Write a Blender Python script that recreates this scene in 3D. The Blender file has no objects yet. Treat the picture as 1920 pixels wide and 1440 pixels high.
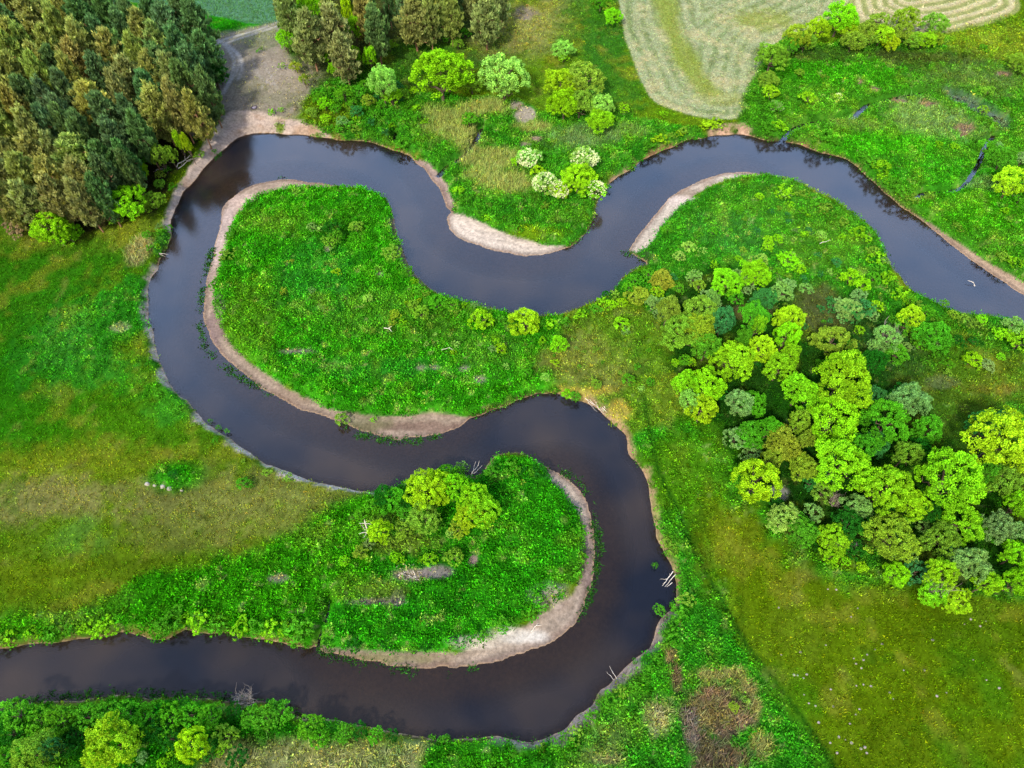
import bpy, math, random
import numpy as np
R = math.radians
rng = np.random.default_rng(7)
random.seed(7)
scene = bpy.context.scene
COL = scene.collection

# ------------------------------------------------------------ camera, sky, sun, exposure
CAM_H, PITCH, FPX = 110.0, 58.0, 1350.0
cd = bpy.data.cameras.new('camera'); cam = bpy.data.objects.new('camera', cd); COL.objects.link(cam)
cam.location = (0, 0, CAM_H); cam.rotation_euler = (R(90 - PITCH), 0, 0)
cd.sensor_width = 36; cd.lens = FPX * 36 / 1920; cd.clip_end = 6000; cd.clip_start = 1
scene.camera = cam
SUN_EL, SUN_AZ = 47.0, 208.0          # azimuth of the sun clockwise from +Y
w = bpy.data.worlds.new('World'); scene.world = w; w.use_nodes = True
nt = w.node_tree; nt.nodes.clear()
sky = nt.nodes.new('ShaderNodeTexSky'); sky.sky_type = 'NISHITA'; sky.sun_disc = False
sky.sun_elevation = R(SUN_EL); sky.sun_rotation = R(SUN_AZ); sky.dust_density = 4.0; sky.air_density = 1.0
bg = nt.nodes.new('ShaderNodeBackground'); bg.inputs['Strength'].default_value = 0.15
wo = nt.nodes.new('ShaderNodeOutputWorld')
tcw = nt.nodes.new('ShaderNodeTexCoord'); sx_ = nt.nodes.new('ShaderNodeSeparateXYZ'); nt.links.new(tcw.outputs['Generated'], sx_.inputs[0])
def wmap(sock, a, b, c, d):
    n = nt.nodes.new('ShaderNodeMapRange'); n.interpolation_type = 'SMOOTHSTEP'; nt.links.new(sock, n.inputs[0])
    for i_, q_ in enumerate((a, b, c, d)): n.inputs[i_ + 1].default_value = q_
    return n.outputs[0]
# added brightening of the northern sky, like thin pale cloud, for the water's reflections
mm = nt.nodes.new('ShaderNodeMath'); mm.operation = 'MULTIPLY'; nt.links.new(wmap(sx_.outputs[2], .99, .66, 0, 1), mm.inputs[0]); nt.links.new(wmap(sx_.outputs[1], .05, .6, 0, 1), mm.inputs[1])
ma = nt.nodes.new('ShaderNodeMath'); ma.operation = 'MULTIPLY_ADD'; ma.inputs[1].default_value = 6.2; ma.inputs[2].default_value = .80; nt.links.new(mm.outputs[0], ma.inputs[0])
vs = nt.nodes.new('ShaderNodeVectorMath'); vs.operation = 'SCALE'; nt.links.new(sky.outputs[0], vs.inputs[0]); nt.links.new(ma.outputs[0], vs.inputs['Scale'])
nt.links.new(vs.outputs[0], bg.inputs[0]); nt.links.new(bg.outputs[0], wo.inputs[0])
sd = bpy.data.lights.new('sun', 'SUN'); sd.energy = 2.9; sd.angle = R(5.0); sd.color = (1.0, 0.95, 0.84)
sun = bpy.data.objects.new('sun', sd); COL.objects.link(sun)
sun.rotation_euler = (R(90 - SUN_EL), 0, R(180 - SUN_AZ))
scene.view_settings.view_transform = 'Standard'; scene.view_settings.look = 'None'
scene.view_settings.exposure = 1.1; scene.view_settings.gamma = 1.0

# ------------------------------------------------------------ photo pixel <-> place
sp, cp = math.sin(R(PITCH)), math.cos(R(PITCH))
def unproj(px, py, z=0.0):
    a = (np.asarray(px, float) - 960) / FPX; b = (720 - np.asarray(py, float)) / FPX
    dy = cp + b * sp; dz = -sp + b * cp
    t = (z - CAM_H) / dz
    return a * t, dy * t
def proj(X, Y, Z):
    d = Y * cp + (CAM_H - Z) * sp; u = Y * sp + (Z - CAM_H) * cp
    return 960 + FPX * X / d, 720 - FPX * u / d, d
def lin(c, k=1.0):
    c = np.asarray(c, float) / 255.0
    return np.where(c <= .04045, c / 12.92, ((c + .055) / 1.055) ** 2.4) * k

# ------------------------------------------------------------ noise and distance fields
def vnoise(x, y, s, seed):
    r = np.random.default_rng(seed); T = r.random((256, 256))
    u = x / s + 1000.3; v = y / s + 1000.7
    i = np.floor(u).astype(int); j = np.floor(v).astype(int); f = u - i; g = v - j
    f = f * f * (3 - 2 * f); g = g * g * (3 - 2 * g)
    a = T[i & 255, j & 255]; b = T[(i + 1) & 255, j & 255]; c = T[i & 255, (j + 1) & 255]; d = T[(i + 1) & 255, (j + 1) & 255]
    return (a * (1 - f) + b * f) * (1 - g) + (c * (1 - f) + d * f) * g
def fbm(x, y, s, seed, o=4):
    t = 0; a = 1; n = 0
    for k in range(o):
        t = t + a * vnoise(x, y, s / 2 ** k, seed + k); n += a; a *= .55
    return t / n * 2 - 1
def sstep(x): x = np.clip(x, 0, 1); return x * x * (3 - 2 * x)
def smooth(pts, n=4, closed=True):
    P = np.asarray(pts, float); m = len(P); out = []
    rngk = range(m) if closed else range(m - 1)
    for i in rngk:
        if closed: a, b, c, d = P[(i - 1) % m], P[i], P[(i + 1) % m], P[(i + 2) % m]
        else: a, b, c, d = P[max(i - 1, 0)], P[i], P[i + 1], P[min(i + 2, m - 1)]
        for k in range(n):
            t = k / n
            out.append(.5 * (2 * b + (c - a) * t + (2 * a - 5 * b + 4 * c - d) * t * t + (3 * b - a - 3 * c + d) * t ** 3))
    if not closed: out.append(P[-1])
    return np.array(out)
def polysdf(poly, X, Y):                       # negative inside
    X = X.astype(np.float32); Y = Y.astype(np.float32)
    best = np.full(X.shape, 1e9, np.float32); ins = np.zeros(X.shape, bool); m = len(poly)
    for i in range(m):
        ax, ay = map(np.float32, poly[i]); bx, by = map(np.float32, poly[(i + 1) % m]); dx, dy = bx - ax, by - ay
        L = dx * dx + dy * dy + np.float32(1e-9)
        t = np.clip(((X - ax) * dx + (Y - ay) * dy) / L, 0, 1)
        best = np.minimum(best, (X - ax - t * dx) ** 2 + (Y - ay - t * dy) ** 2)
        if ay != by:
            c = (ay > Y) != (by > Y)
            ins ^= c & (X < (bx - ax) * (Y - ay) / (by - ay) + ax)
    d = np.sqrt(best)
    return np.where(ins, -d, d)
def linedist(line, X, Y):
    X = X.astype(np.float32); Y = Y.astype(np.float32)
    best = np.full(X.shape, 1e9, np.float32)
    for i in range(len(line) - 1):
        ax, ay = map(np.float32, line[i]); bx, by = map(np.float32, line[i + 1]); dx, dy = bx - ax, by - ay
        t = np.clip(((X - ax) * dx + (Y - ay) * dy) / (dx * dx + dy * dy + np.float32(1e-9)), 0, 1)
        best = np.minimum(best, (X - ax - t * dx) ** 2 + (Y - ay - t * dy) ** 2)
    return np.sqrt(best)

X0, X1, Y0, Y1, G = -168.0, 168.0, -16.0, 224.0, 0.35
nx = int((X1 - X0) / G) + 1; ny = int((Y1 - Y0) / G) + 1
if nx % 2 == 0: nx += 1
if ny % 2 == 0: ny += 1
gx = X0 + np.arange(nx) * G; gy = Y0 + np.arange(ny) * G
GX, GY = np.meshgrid(gx, gy)                   # [ny, nx]
CX, CY = GX[::2, ::2], GY[::2, ::2]
def up(c):                                     # coarse field to the full grid
    f = np.empty((ny, nx), np.float32); f[::2, ::2] = c
    f[::2, 1::2] = (c[:, :-1] + c[:, 1:]) / 2; f[1::2, :] = (f[:-1:2, :] + f[2::2, :]) / 2
    return f
def samp(F, x, y):
    u = np.clip((x - X0) / G, 0, nx - 1.001); v = np.clip((y - Y0) / G, 0, ny - 1.001)
    i = u.astype(int); j = v.astype(int); f = (u - i); g = (v - j)
    if F.ndim == 3: f = f[:, None]; g = g[:, None]
    return (F[j, i] * (1 - f) + F[j, i + 1] * f) * (1 - g) + (F[j + 1, i] * (1 - f) + F[j + 1, i + 1] * f) * g
def world_poly(pts, z=0.0, n=4, closed=True):
    P = smooth(pts, n, closed); x, y = unproj(P[:, 0], P[:, 1], z)
    return np.stack([x, y], 1)
def field(pts, z=0.0, n=3): return up(polysdf(world_poly(pts, z, n), CX, CY))
def lfield(pts, z=0.0): return up(linedist(world_poly(pts, z, 3, False), CX, CY))

bankA = [(2250,760),(2080,640),(1990,588),(1920,552),(1880,527),(1850,507),(1800,470),(1760,437),(1715,404),(1690,387),(1660,362),(1640,342),(1618,322),(1590,301),(1560,291),(1530,283),(1500,272),(1462,266),(1430,262),(1395,253),(1355,252),(1320,258),(1290,263),(1260,276),(1218,293),(1200,302),(1183,318),(1160,330),(1142,345),(1130,362),(1122,378),(1118,397),(1110,415),(1098,435),(1080,452),(1062,464),(1045,470),(1025,476),(1000,479),(960,475),(920,466),(880,454),(852,438),(842,424),(839,406),(848,399),(838,388),(832,372),(828,355),(812,336),(796,318),(780,303),(765,291),(740,283),(720,276),(700,268),(670,263),(640,263),(615,260),(590,257),(560,253),(530,251),(490,250),(465,252),(440,262),(425,275),(410,288),(395,301),(378,322),(360,345),(345,360),(332,385),(322,405),(320,420),(322,440),(318,455),(310,470),(300,490),(297,505),(288,515),(280,528),(279,560),(279,590),(284,620),(291,650),(299,672),(305,690),(316,715),(330,737),(350,753),(375,779),(400,801),(430,824),(470,852),(510,874),(550,890),(590,904),(620,911),(650,916),(690,923),(720,921),(745,914),(770,903),(800,893),(850,886),(880,892),(900,895),(912,878),(928,856),(960,850),(985,855),(1010,868),(1030,880),(1050,890),(1065,900),(1082,918),(1096,940),(1103,962),(1110,990),(1113,1030),(1112,1060),(1108,1090),(1098,1115),(1088,1145),(1078,1168),(1058,1186),(1030,1204),(1000,1216),(960,1230),(920,1243),(880,1250),(830,1252),(780,1250),(730,1245),(680,1237),(640,1229),(605,1218),(592,1206),(582,1212),(560,1208),(520,1203),(480,1198),(440,1191),(400,1188),(370,1186),(340,1184),(318,1196),(290,1200),(262,1190),(230,1187),(200,1192),(160,1198),(100,1204),(50,1209),(0,1216),(-120,1228),(-300,1240)]
bankB = [(-300,1362),(-120,1340),(0,1327),(50,1321),(100,1315),(150,1313),(200,1306),(250,1306),(300,1309),(350,1311),(400,1312),(440,1315),(470,1318),(510,1320),(550,1332),(566,1348),(600,1345),(640,1353),(680,1362),(720,1371),(780,1382),(830,1389),(880,1386),(930,1380),(960,1386),(1000,1389),(1030,1381),(1060,1366),(1085,1343),(1110,1327),(1122,1302),(1140,1286),(1160,1266),(1185,1242),(1206,1226),(1224,1200),(1230,1178),(1242,1156),(1264,1135),(1265,1110),(1264,1085),(1262,1068),(1255,1050),(1245,1030),(1232,1006),(1225,975),(1221,950),(1217,922),(1213,898),(1199,872),(1178,851),(1173,816),(1155,800),(1130,777),(1100,757),(1070,749),(1045,739),(1010,739),(985,746),(950,759),(920,770),(895,780),(880,786),(870,796),(850,805),(820,815),(780,820),(740,822),(700,812),(665,801),(640,789),(600,776),(560,766),(520,743),(490,726),(460,701),(430,676),(405,651),(390,621),(383,592),(385,570),(388,540),(393,510),(400,480),(405,455),(411,430),(417,405),(420,390),(430,375),(450,361),(480,346),(510,339),(535,337),(560,339),(590,343),(620,347),(645,351),(672,356),(700,362),(722,373),(735,390),(738,410),(742,430),(748,450),(757,470),(765,490),(776,510),(795,531),(812,546),(830,554),(860,563),(890,571),(920,579),(950,586),(990,591),(1020,593),(1050,590),(1080,580),(1110,566),(1140,553),(1156,540),(1165,522),(1182,510),(1200,500),(1216,494),(1196,480),(1180,472),(1184,460),(1195,446),(1212,426),(1225,406),(1245,383),(1265,366),(1290,351),(1320,338),(1355,326),(1390,323),(1415,325),(1440,330),(1470,337),(1500,345),(1530,360),(1570,381),(1600,403),(1630,426),(1647,445),(1654,460),(1660,478),(1672,500),(1690,521),(1710,546),(1740,561),(1775,579),(1800,586),(1850,593),(1890,606),(1920,610),(1990,650),(2080,720),(2250,860)]
WZ = -1.2
river = field(bankA + bankB, WZ, 3)
river = river + 0.45 * fbm(GX, GY, 3.2, 31, 4)
bars_px = {
 'left': [(665,352),(600,353),(540,356),(480,371),(455,395),(435,430),(420,470),(408,520),(402,550),(405,590),(430,640),(470,680),(520,715),(570,745),(620,765),(680,778),(750,779),(820,776),(868,781),(890,785),(870,810),(780,835),(700,830),(640,808),(560,780),(480,730),(415,680),(375,620),(370,580),(380,500),(392,430),(402,380),(440,345),(520,322),(600,328)],
 'mid': [(836,398),(860,402),(900,417),(945,437),(1000,454),(1040,460),(1065,462),(1040,490),(950,495),(865,470),(825,430)],
 'north': [(1190,472),(1215,462),(1232,440),(1252,410),(1290,375),(1340,345),(1390,333),(1428,329),(1400,312),(1330,318),(1265,345),(1212,385),(1185,430),(1168,460)],
 'low': [(1028,880),(1030,897),(1055,922),(1085,962),(1095,1000),(1099,1040),(1090,1085),(1068,1116),(1022,1150),(972,1180),(910,1206),(855,1226),(780,1222),(700,1219),(640,1218),(598,1212),(640,1265),(800,1280),(950,1258),(1085,1195),(1135,1080),(1130,1000),(1100,900),(1060,865)],
 'east': [(1708,398),(1750,421),(1800,456),(1860,495),(1930,533),(2000,570),(2000,600),(1920,570),(1850,522),(1780,468),(1705,410)],
 'sliver': [(785,298),(815,316),(840,350),(852,392),(835,398),(815,372),(795,340),(775,310)],
}
bars = {k: field(v, WZ + .3, 3) for k, v in bars_px.items()}
bar = np.minimum.reduce(list(bars.values()))
ditches = [  # photo polyline, half width m
 ([(1462,268),(1470,256),(1490,236),(1520,225),(1560,219),(1600,216),(1612,205),(1628,192),(1655,184),(1680,178),(1740,167)], .5),
 ([(822,322),(840,305),(865,290),(885,270),(896,248),(903,236)], .5),
 ([(1715,372),(1725,360),(1745,355),(1775,354),(1793,350),(1812,342),(1840,300),(1850,270),(1868,248)], .35),
 ([(592,1216),(600,1180),(612,1150),(617,1120)], .12),
 ([(736,262),(742,240)], .25),
]
ditch = np.full(GX.shape, 99., np.float32)
for l, hw in ditches: ditch = np.minimum(ditch, lfield(l) - hw)
marsh = field([(1770,168),(1800,172),(1840,190),(1870,205),(1895,235),(1885,242),(1850,220),(1815,197),(1780,182)])

# ------------------------------------------------------------ ground cover: colour and how densely each plant grows
cover = np.empty((ny, nx, 3), np.float32); cover[:] = lin((92, 128, 22))
lush = np.zeros((ny, nx), np.float32); short = np.ones((ny, nx), np.float32); reed = np.zeros((ny, nx), np.float32)
wob = fbm(GX, GY, 9., 3, 4); wob2 = fbm(GX, GY, 2.5, 17, 3); wob3 = fbm(GX, GY, 28., 77, 3); wob4 = fbm(GX, GY, 1.0, 55, 2)
def paint(m, col=None, l=None, s=None, r=None, amt=1.0):
    m = (np.clip(m, 0, 1) * amt).astype(np.float32)
    if col is not None: cover[:] = cover * (1 - m[..., None]) + lin(col).astype(np.float32) * m[..., None]
    for F, v in ((lush, l), (short, s), (reed, r)):
        if v is not None: F[:] = F * (1 - m) + v * m
def poly(pts, col=None, l=None, s=None, r=None, soft=2.0, wb=1.5, amt=1.0, n=3):
    f = field(pts, 0, n) + wb * (wob * 1.2 + wob2 * .8)
    paint(sstep(.5 - f / soft), col, l, s, r, amt); return f
def ell(cx, cy, rx, ry, col=None, l=None, s=None, r=None, amt=.9, wb=.45, soft=.6):
    if max(rx, ry) > 35 and not (r or 0) > .45: wb = wb * 1.5; soft = 1.0
    x, y = unproj(cx, cy); xr, _ = unproj(cx + rx, cy); _, yr = unproj(cx, cy - ry)
    q = np.sqrt(((GX - x) / (xr - x)) ** 2 + ((GY - y) / (yr - y)) ** 2) + wb * (wob + wob3 * .6 * (max(rx, ry) > 35) + wob2 * .7 + wob4 * .5)
    paint(sstep((1.0 - q) / soft + .5), col, l, s, r, amt)
# west and south-west meadow
paint(sstep(wob3 * 1.6), (104, 132, 20), amt=.5); paint(sstep(-wob3 * 1.8), (58, 122, 18), amt=.6)
ell(60, 570, 170, 150, (50, 122, 18)); ell(60, 760, 130, 110, (48, 125, 15)); ell(230, 800, 150, 70, (72, 135, 15), amt=.6)
ell(130, 880, 180, 45, (122, 142, 30)); ell(120, 935, 160, 50, (146, 144, 80)); ell(440, 950, 180, 60, (134, 140, 70))
ell(550, 1000, 120, 45, (126, 138, 58)); ell(330, 1010, 120, 30, (118, 130, 54), amt=.7)
ell(135, 1010, 70, 45, (100, 150, 46)); ell(60, 1085, 140, 50, (106, 134, 20)); ell(290, 1085, 120, 40, (98, 128, 22))
ell(190, 440, 150, 28, (132, 152, 46), amt=.7); ell(120, 500, 120, 40, (60, 130, 20), amt=.7)
ell(185, 610, 95, 75, (48,148,34), l=.45); ell(130, 620, 40, 45, (80,158,60), amt=.4); ell(225, 615, 18, 8, (160, 175, 130), amt=.8)
ell(190, 690, 60, 35, (60, 150, 40), amt=.6)
ell(330, 893, 48, 24, (30, 160, 20), l=1, s=0, wb=.2); ell(280, 720, 60, 25, (60, 150, 30), l=.4, amt=.7); ell(330, 765, 50, 30, (60, 160, 40), amt=.6)
# lush wedge along the lower reach
poly([(-250,1150),(0,1150),(120,1142),(200,1128),(262,1092),(330,1075),(420,1050),(520,1003),(600,965),(660,945),(705,925),(790,880),(900,880),(930,1000),(700,1120),(612,1230),(400,1230),(0,1260),(-300,1260)], (46,150,18), l=1, s=.3, soft=2.5)
ell(60, 1165, 120, 28, (80,150,25), amt=.6); ell(130, 1160, 60, 18, (130,160,70), amt=.5)
ell(590, 1000, 50, 25, (110,150,50), amt=.6); ell(525, 1085, 20, 8, (170,160,150), l=0, amt=.8)
# the bare, trampled land under the pines, dirt yard, northern fields
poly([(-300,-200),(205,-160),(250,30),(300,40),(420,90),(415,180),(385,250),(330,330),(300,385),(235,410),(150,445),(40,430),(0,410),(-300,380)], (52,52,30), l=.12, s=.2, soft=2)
poly([(205,-200),(220,-10),(232,10),(330,48),(425,82),(525,62),(545,20),(560,-200)], (45,150,22), l=0, s=1, soft=1.5, wb=.5)
tealf = poly([(205,-220),(214,-10),(222,0),(320,16),(420,38),(490,53),(525,50),(540,0),(545,-220)], (98,150,116), l=0, s=0, soft=1, wb=.3)
poly([(545,-200),(535,30),(520,90),(560,150),(600,190),(640,215),(760,180),(950,110),(1180,60),(1165,-200)], (70,112,40), l=.1, s=1, soft=3)
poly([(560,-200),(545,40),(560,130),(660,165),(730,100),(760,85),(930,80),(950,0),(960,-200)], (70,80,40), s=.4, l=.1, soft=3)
ell(1010, 50, 70, 60, (150,150,88)); ell(985, 25, 25, 14, (150,135,125), s=.1, amt=.8); ell(1070, 70, 60, 50, (110,140,50), amt=.6); ell(935,85,50,20,(140,135,80),amt=.7)
ell(1130, 130, 80, 110, (55,118,34)); ell(1000, 170, 60, 70, (96,142,34), amt=.7); ell(1180, 160, 60, 40, (70,125,35), amt=.6)
poly([(395,90),(440,66),(520,48),(540,80),(560,140),(590,190),(560,225),(470,225),(425,235),(385,240),(400,190),(405,150)], (160,150,134), l=0, s=.08, soft=2.5)
ell(495, 175, 90, 30, (150,148,118), amt=.6, s=.2); ell(520, 150, 55, 26, (184,170,156), amt=.7); ell(505, 75, 45, 20, (130,142,100), amt=.6, s=.4)
for tr in ([(535,40),(500,58),(460,72),(425,82),(412,92)], [(530,52),(495,66),(462,78),(430,90)], [(412,84),(440,102),(455,125),(448,150),(430,180),(412,200)], [(420,92),(448,112),(460,140),(452,165)], [(428,100),(444,125),(440,155),(425,190)]):
    d = lfield(tr); paint(sstep(1 - d / .8), (206,200,194), 0, 0, amt=.8)
for tr in ([(500,130),(515,165),(525,178)], [(478,120),(492,160),(520,172)], [(530,140),(512,158),(495,180)]):
    d = lfield(tr); paint(sstep(1 - d / .45), (206,200,194), amt=.55)
# the tangle east of the yard, and the reed marsh on the middle point
poly([(590,190),(640,150),(720,140),(790,175),(960,185),(1040,215),(1180,215),(1300,240),(1330,262),(1200,310),(1130,350),(1110,430),(1050,470),(930,440),(850,400),(830,360),(760,290),(600,262),(560,245)], (54,144,34), l=1, s=.2, soft=2)
ell(735,150,90,30,(48,110,30),l=.5,amt=.7); ell(610,225,50,22,(110,140,30),l=.5,amt=.8)
for a in ((840,232,55,34),(905,205,60,18),(870,255,30,28),(925,300,60,22),(950,345,60,22),(910,330,45,14),(870,300,14,10),(1000,240,40,12)):
    ell(*a, (150,166,88), l=.25, s=.2, r=1.0, wb=.35, amt=.95)
ell(1090,262,70,26,(110,150,90),l=.5,r=.35); ell(1180,245,50,14,(120,160,80),l=.5,r=.3,amt=.6)
ell(985,217,22,16,(190,176,166),l=0,s=0,wb=.2,soft=.3); ell(968,200,14,8,(180,165,150),l=0,s=0,wb=.2); ell(1005,262,12,6,(170,150,140),l=0,s=0,wb=.2); ell(985,272,10,5,(170,150,140),l=0,s=0,wb=.2)
ell(880,420,60,8,(70,165,20),amt=.5); ell(985,440,60,10,(120,160,20),l=.8,amt=.7)
# hay field, mown field
hayf = poly([(1158,-200),(1162,0),(1168,50),(1185,110),(1205,160),(1222,188),(1255,207),(1300,218),(1345,224),(1390,219),(1414,203),(1425,175),(1428,130),(1440,95),(1490,66),(1540,44),(1580,20),(1610,-40),(1640,-200)], (166,178,134), l=0, s=0, soft=.8, wb=.4)
mownf = poly([(1600,-200),(1595,20),(1640,45),(1700,62),(1770,62),(1830,52),(1885,34),(1912,16),(1905,-8),(1880,-60),(1850,-200)], (186,186,128), l=0, s=0, soft=.8, wb=.3)
hw1 = hayf + .5 * wob; mk = hayf < 0
paint(mk * sstep(.35 + .9 * np.sin(hw1 * 2 * math.pi / 3.3) + wob2 * 1.6), (112,136,76), amt=.6)
paint(mk * sstep(wob4 * 2 + wob2 * 1.5 - .4), (198,200,160), amt=.5)
paint(mk * sstep(wob * 1.5 + wob2 * 1.5), (200,194,148), amt=.6)
gl = lfield([(1225,-60),(1245,0),(1262,60),(1290,120),(1325,165)]); paint(mk * sstep(1.4 - (gl + wob * 2) / 3.2), (142,160,66), amt=.85)
ell(1430, 40, 60, 20, (150,162,70), amt=.7); ell(1345,185,40,12,(165,170,90),amt=.5)
mk2 = mownf < 0; ph = np.sin((mownf + .25 * wob) * 2 * math.pi / 2.9)
paint(mk2 * sstep(ph * 1.6), (212,202,164), amt=.8); paint(mk2 * sstep(-ph * 1.6), (146,156,92), amt=.8)
# east marsh
poly([(1430,110),(1560,80),(1700,70),(1780,68),(1930,30),(2200,-60),(2300,500),(2000,560),(1920,548),(1800,465),(1700,395),(1600,305),(1500,275),(1400,255),(1395,225)], (62,142,34), l=.9, s=.4, soft=2)
poly([(1780,66),(1925,28),(2200,-80),(2300,100),(2000,200),(1880,120),(1800,110)], (104,146,34), l=.4, s=1, soft=4)
ell(1600,125,110,32,(52,156,26),l=1); ell(1560,100,120,12,(62,92,38),l=.4,amt=.8); ell(1720,110,110,14,(70,88,42),l=.3,amt=.85)
ell(1840,150,90,30,(92,122,62),l=.4,r=.2,amt=.8); ell(1740,230,70,32,(124,160,92),l=.5,r=.3,amt=.8); ell(1620,235,60,16,(110,152,70),l=.6,r=.35,amt=.7)
ell(1880,80,60,26,(128,148,48),amt=.6); ell(1640,270,120,22,(50,165,25),l=1); ell(1760,330,110,30,(50,158,32),l=1); ell(1850,400,90,40,(58,158,25),l=1)
for a in ((1612,155,6,6),(1640,168,10,5),(1740,195,18,5),(1685,190,16,5),(1808,240,18,7),(1880,140,14,5),(1806,252,8,5)): ell(*a, (150,120,110), l=0, s=0, wb=.2, amt=.85)
paint(sstep(.5 - marsh / 2 + wob2), (112,122,128), l=.15, s=.5, r=.0, amt=.8)
ell(1840,345,40,10,(120,150,100),r=.3,amt=.6)
# the large tongue and the neck
poly([(1040,592),(990,600),(900,575),(800,545),(760,480),(735,385),(650,350),(520,355),(440,400),(405,500),(395,600),(480,690),(640,780),(870,785),(960,760),(1040,735),(1100,760),(1120,690),(1080,620)], (44,154,24), l=1, s=.3, soft=1.5)
for a in ((520,420,60,28,(112,160,52)),(470,600,50,70,(100,155,40)),(700,590,110,40,(84,154,50)),(700,690,150,20,(40,150,45)),(590,520,60,60,(38,150,50)),(800,620,60,30,(80,150,40)),(920,660,60,30,(80,146,50)),(640,420,50,30,(50,120,24))): ell(*a, amt=.55)
for a in ((870,692,10,5),(900,712,12,8),(815,690,10,4),(790,690,10,4),(615,468,6,4),(712,515,8,4),(560,660,30,5)): ell(*a, (168,160,150), l=0, s=0, wb=.25, amt=.85)
poly([(1060,600),(1150,560),(1230,590),(1250,700),(1290,800),(1240,900),(1190,830),(1110,755),(1040,735),(1050,650)], (92,140,34), l=.45, s=1, soft=3)
ell(1115,680,70,45,(140,150,72),l=.2,amt=.8); ell(1180,640,40,40,(90,145,30),amt=.5); ell(1090,735,50,8,(190,180,80),l=.1,amt=.85); ell(1165,770,25,22,(190,176,84),l=.1,amt=.85)
# river-side land of the wood and its floor
poly([(1150,545),(1210,500),(1190,465),(1290,370),(1400,330),(1500,350),(1640,440),(1680,530),(1800,590),(1950,620),(2300,900),(2300,700),(2300,1130),(1920,1130),(1700,1100),(1480,1010),(1400,880),(1290,720),(1240,600)], (46,138,32), l=.8, s=.5, soft=2)
ell(1450,400,120,50,(70,150,44),amt=.6,l=.8); ell(1380,440,70,40,(60,140,60),amt=.5,r=.15); ell(1540,450,70,50,(86,150,44),amt=.6)
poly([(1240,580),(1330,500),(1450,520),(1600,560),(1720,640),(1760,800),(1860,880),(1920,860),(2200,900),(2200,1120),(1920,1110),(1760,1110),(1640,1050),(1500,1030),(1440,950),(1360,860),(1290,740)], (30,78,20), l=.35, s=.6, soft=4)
ell(1540,580,40,40,(110,116,70),l=.2,amt=.6); ell(1405,585,40,10,(120,100,80),l=.1,amt=.6)
ell(1850,720,120,70,(96,120,34),l=.1,s=1,amt=.9); ell(1800,800,55,60,(70,108,28),l=.1,amt=.9); ell(1768,716,28,10,(120,134,90), l=.2, s=.6, amt=.6); ell(1880,730,60,12,(134,124,54),amt=.7)
ell(1680,660,60,50,(60,110,50),amt=.5); ell(1590,1022,28,7,(170,160,165),l=0,s=0,wb=.3); ell(1460,925,16,14,(150,150,140),l=0,s=.1,wb=.3)
# east bank strip and the olive meadow
poly([(1175,815),(1290,790),(1370,860),(1440,960),(1500,1030),(1620,1070),(1720,1120),(1560,1130),(1430,1060),(1370,1150),(1480,1320),(1580,1450),(1650,1700),(900,1700),(900,1390),(1080,1360),(1240,1180),(1270,1080),(1225,940)], (46,148,32), l=.85, s=.5, soft=2)
ell(1300,870,70,70,(66,148,22),l=.5,amt=.7); ell(1245,880,30,50,(80,150,30),amt=.5)
poly([(1295,1000),(1340,930),(1420,960),(1480,1040),(1600,1085),(1720,1135),(1830,1150),(1920,1140),(2300,1120),(2300,1800),(1760,1800),(1640,1560),(1562,1440),(1500,1345),(1440,1265),(1370,1160),(1330,1080)], (94,124,12), l=0, s=1, soft=7, wb=3.5)
ell(1290, 880, 80, 70, (84,140,20), l=.4, amt=.7); ell(1380, 1000, 50, 60,(118,138,28), amt=.5); ell(1560,1160,160,60,(100,130,14), amt=.5); ell(1850,1200,90,50,(74,116,14),amt=.6); ell(1700,1400,130,50,(96,124,16),amt=.5); ell(1500,1210,60,60,(108,134,28),amt=.5)
tl = lfield([(1207,740),(1217,810),(1238,890),(1268,950),(1300,1030),(1345,1110),(1400,1210),(1470,1300),(1520,1370),(1570,1450)]); paint(sstep(1.2 - tl / .55), (28,84,16), l=0, s=.3, amt=.85)
tl2 = lfield([(1170,590),(1195,620),(1190,700),(1207,740)]); paint(sstep(1.2 - tl2 / .4), (50,96,20), l=.1, amt=.5)
for tr in ([(1075,610),(1090,670),(1120,720),(1160,760)], [(1080,640),(1130,660),(1200,640)]):
    paint(sstep(1.2 - lfield(tr) / .35), (60,100,24), amt=.55)
# small tongue
poly([(925,855),(1020,880),(1090,970),(1095,1040),(1060,1108),(960,1165),(850,1222),(600,1216),(612,1150),(690,1090),(700,1000),(850,960)], (36,152,24), l=1, s=.3, soft=1.5)
ell(770,1078,34,11, (176,156,136),l=0,s=0,wb=.3); ell(700,1128,44,6,(150,130,128),l=0,s=0,wb=.3); ell(745,1120,12,16,(150,130,140),l=0,s=0,wb=.3); ell(700,1105,55,16,(104,140,50),l=.5,amt=.8); ell(818,1072,30,10,(160,150,150),l=0,s=0,wb=.3)
ell(888,1050,8,10,(180,150,150),l=0,s=0,wb=.2); ell(740,1020,60,20,(130,140,60),l=.5,amt=.6); ell(930,900,30,30,(20,130,24),amt=.6)  # last ellipse: the tree cluster's shadow painted into the herb colour
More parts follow.
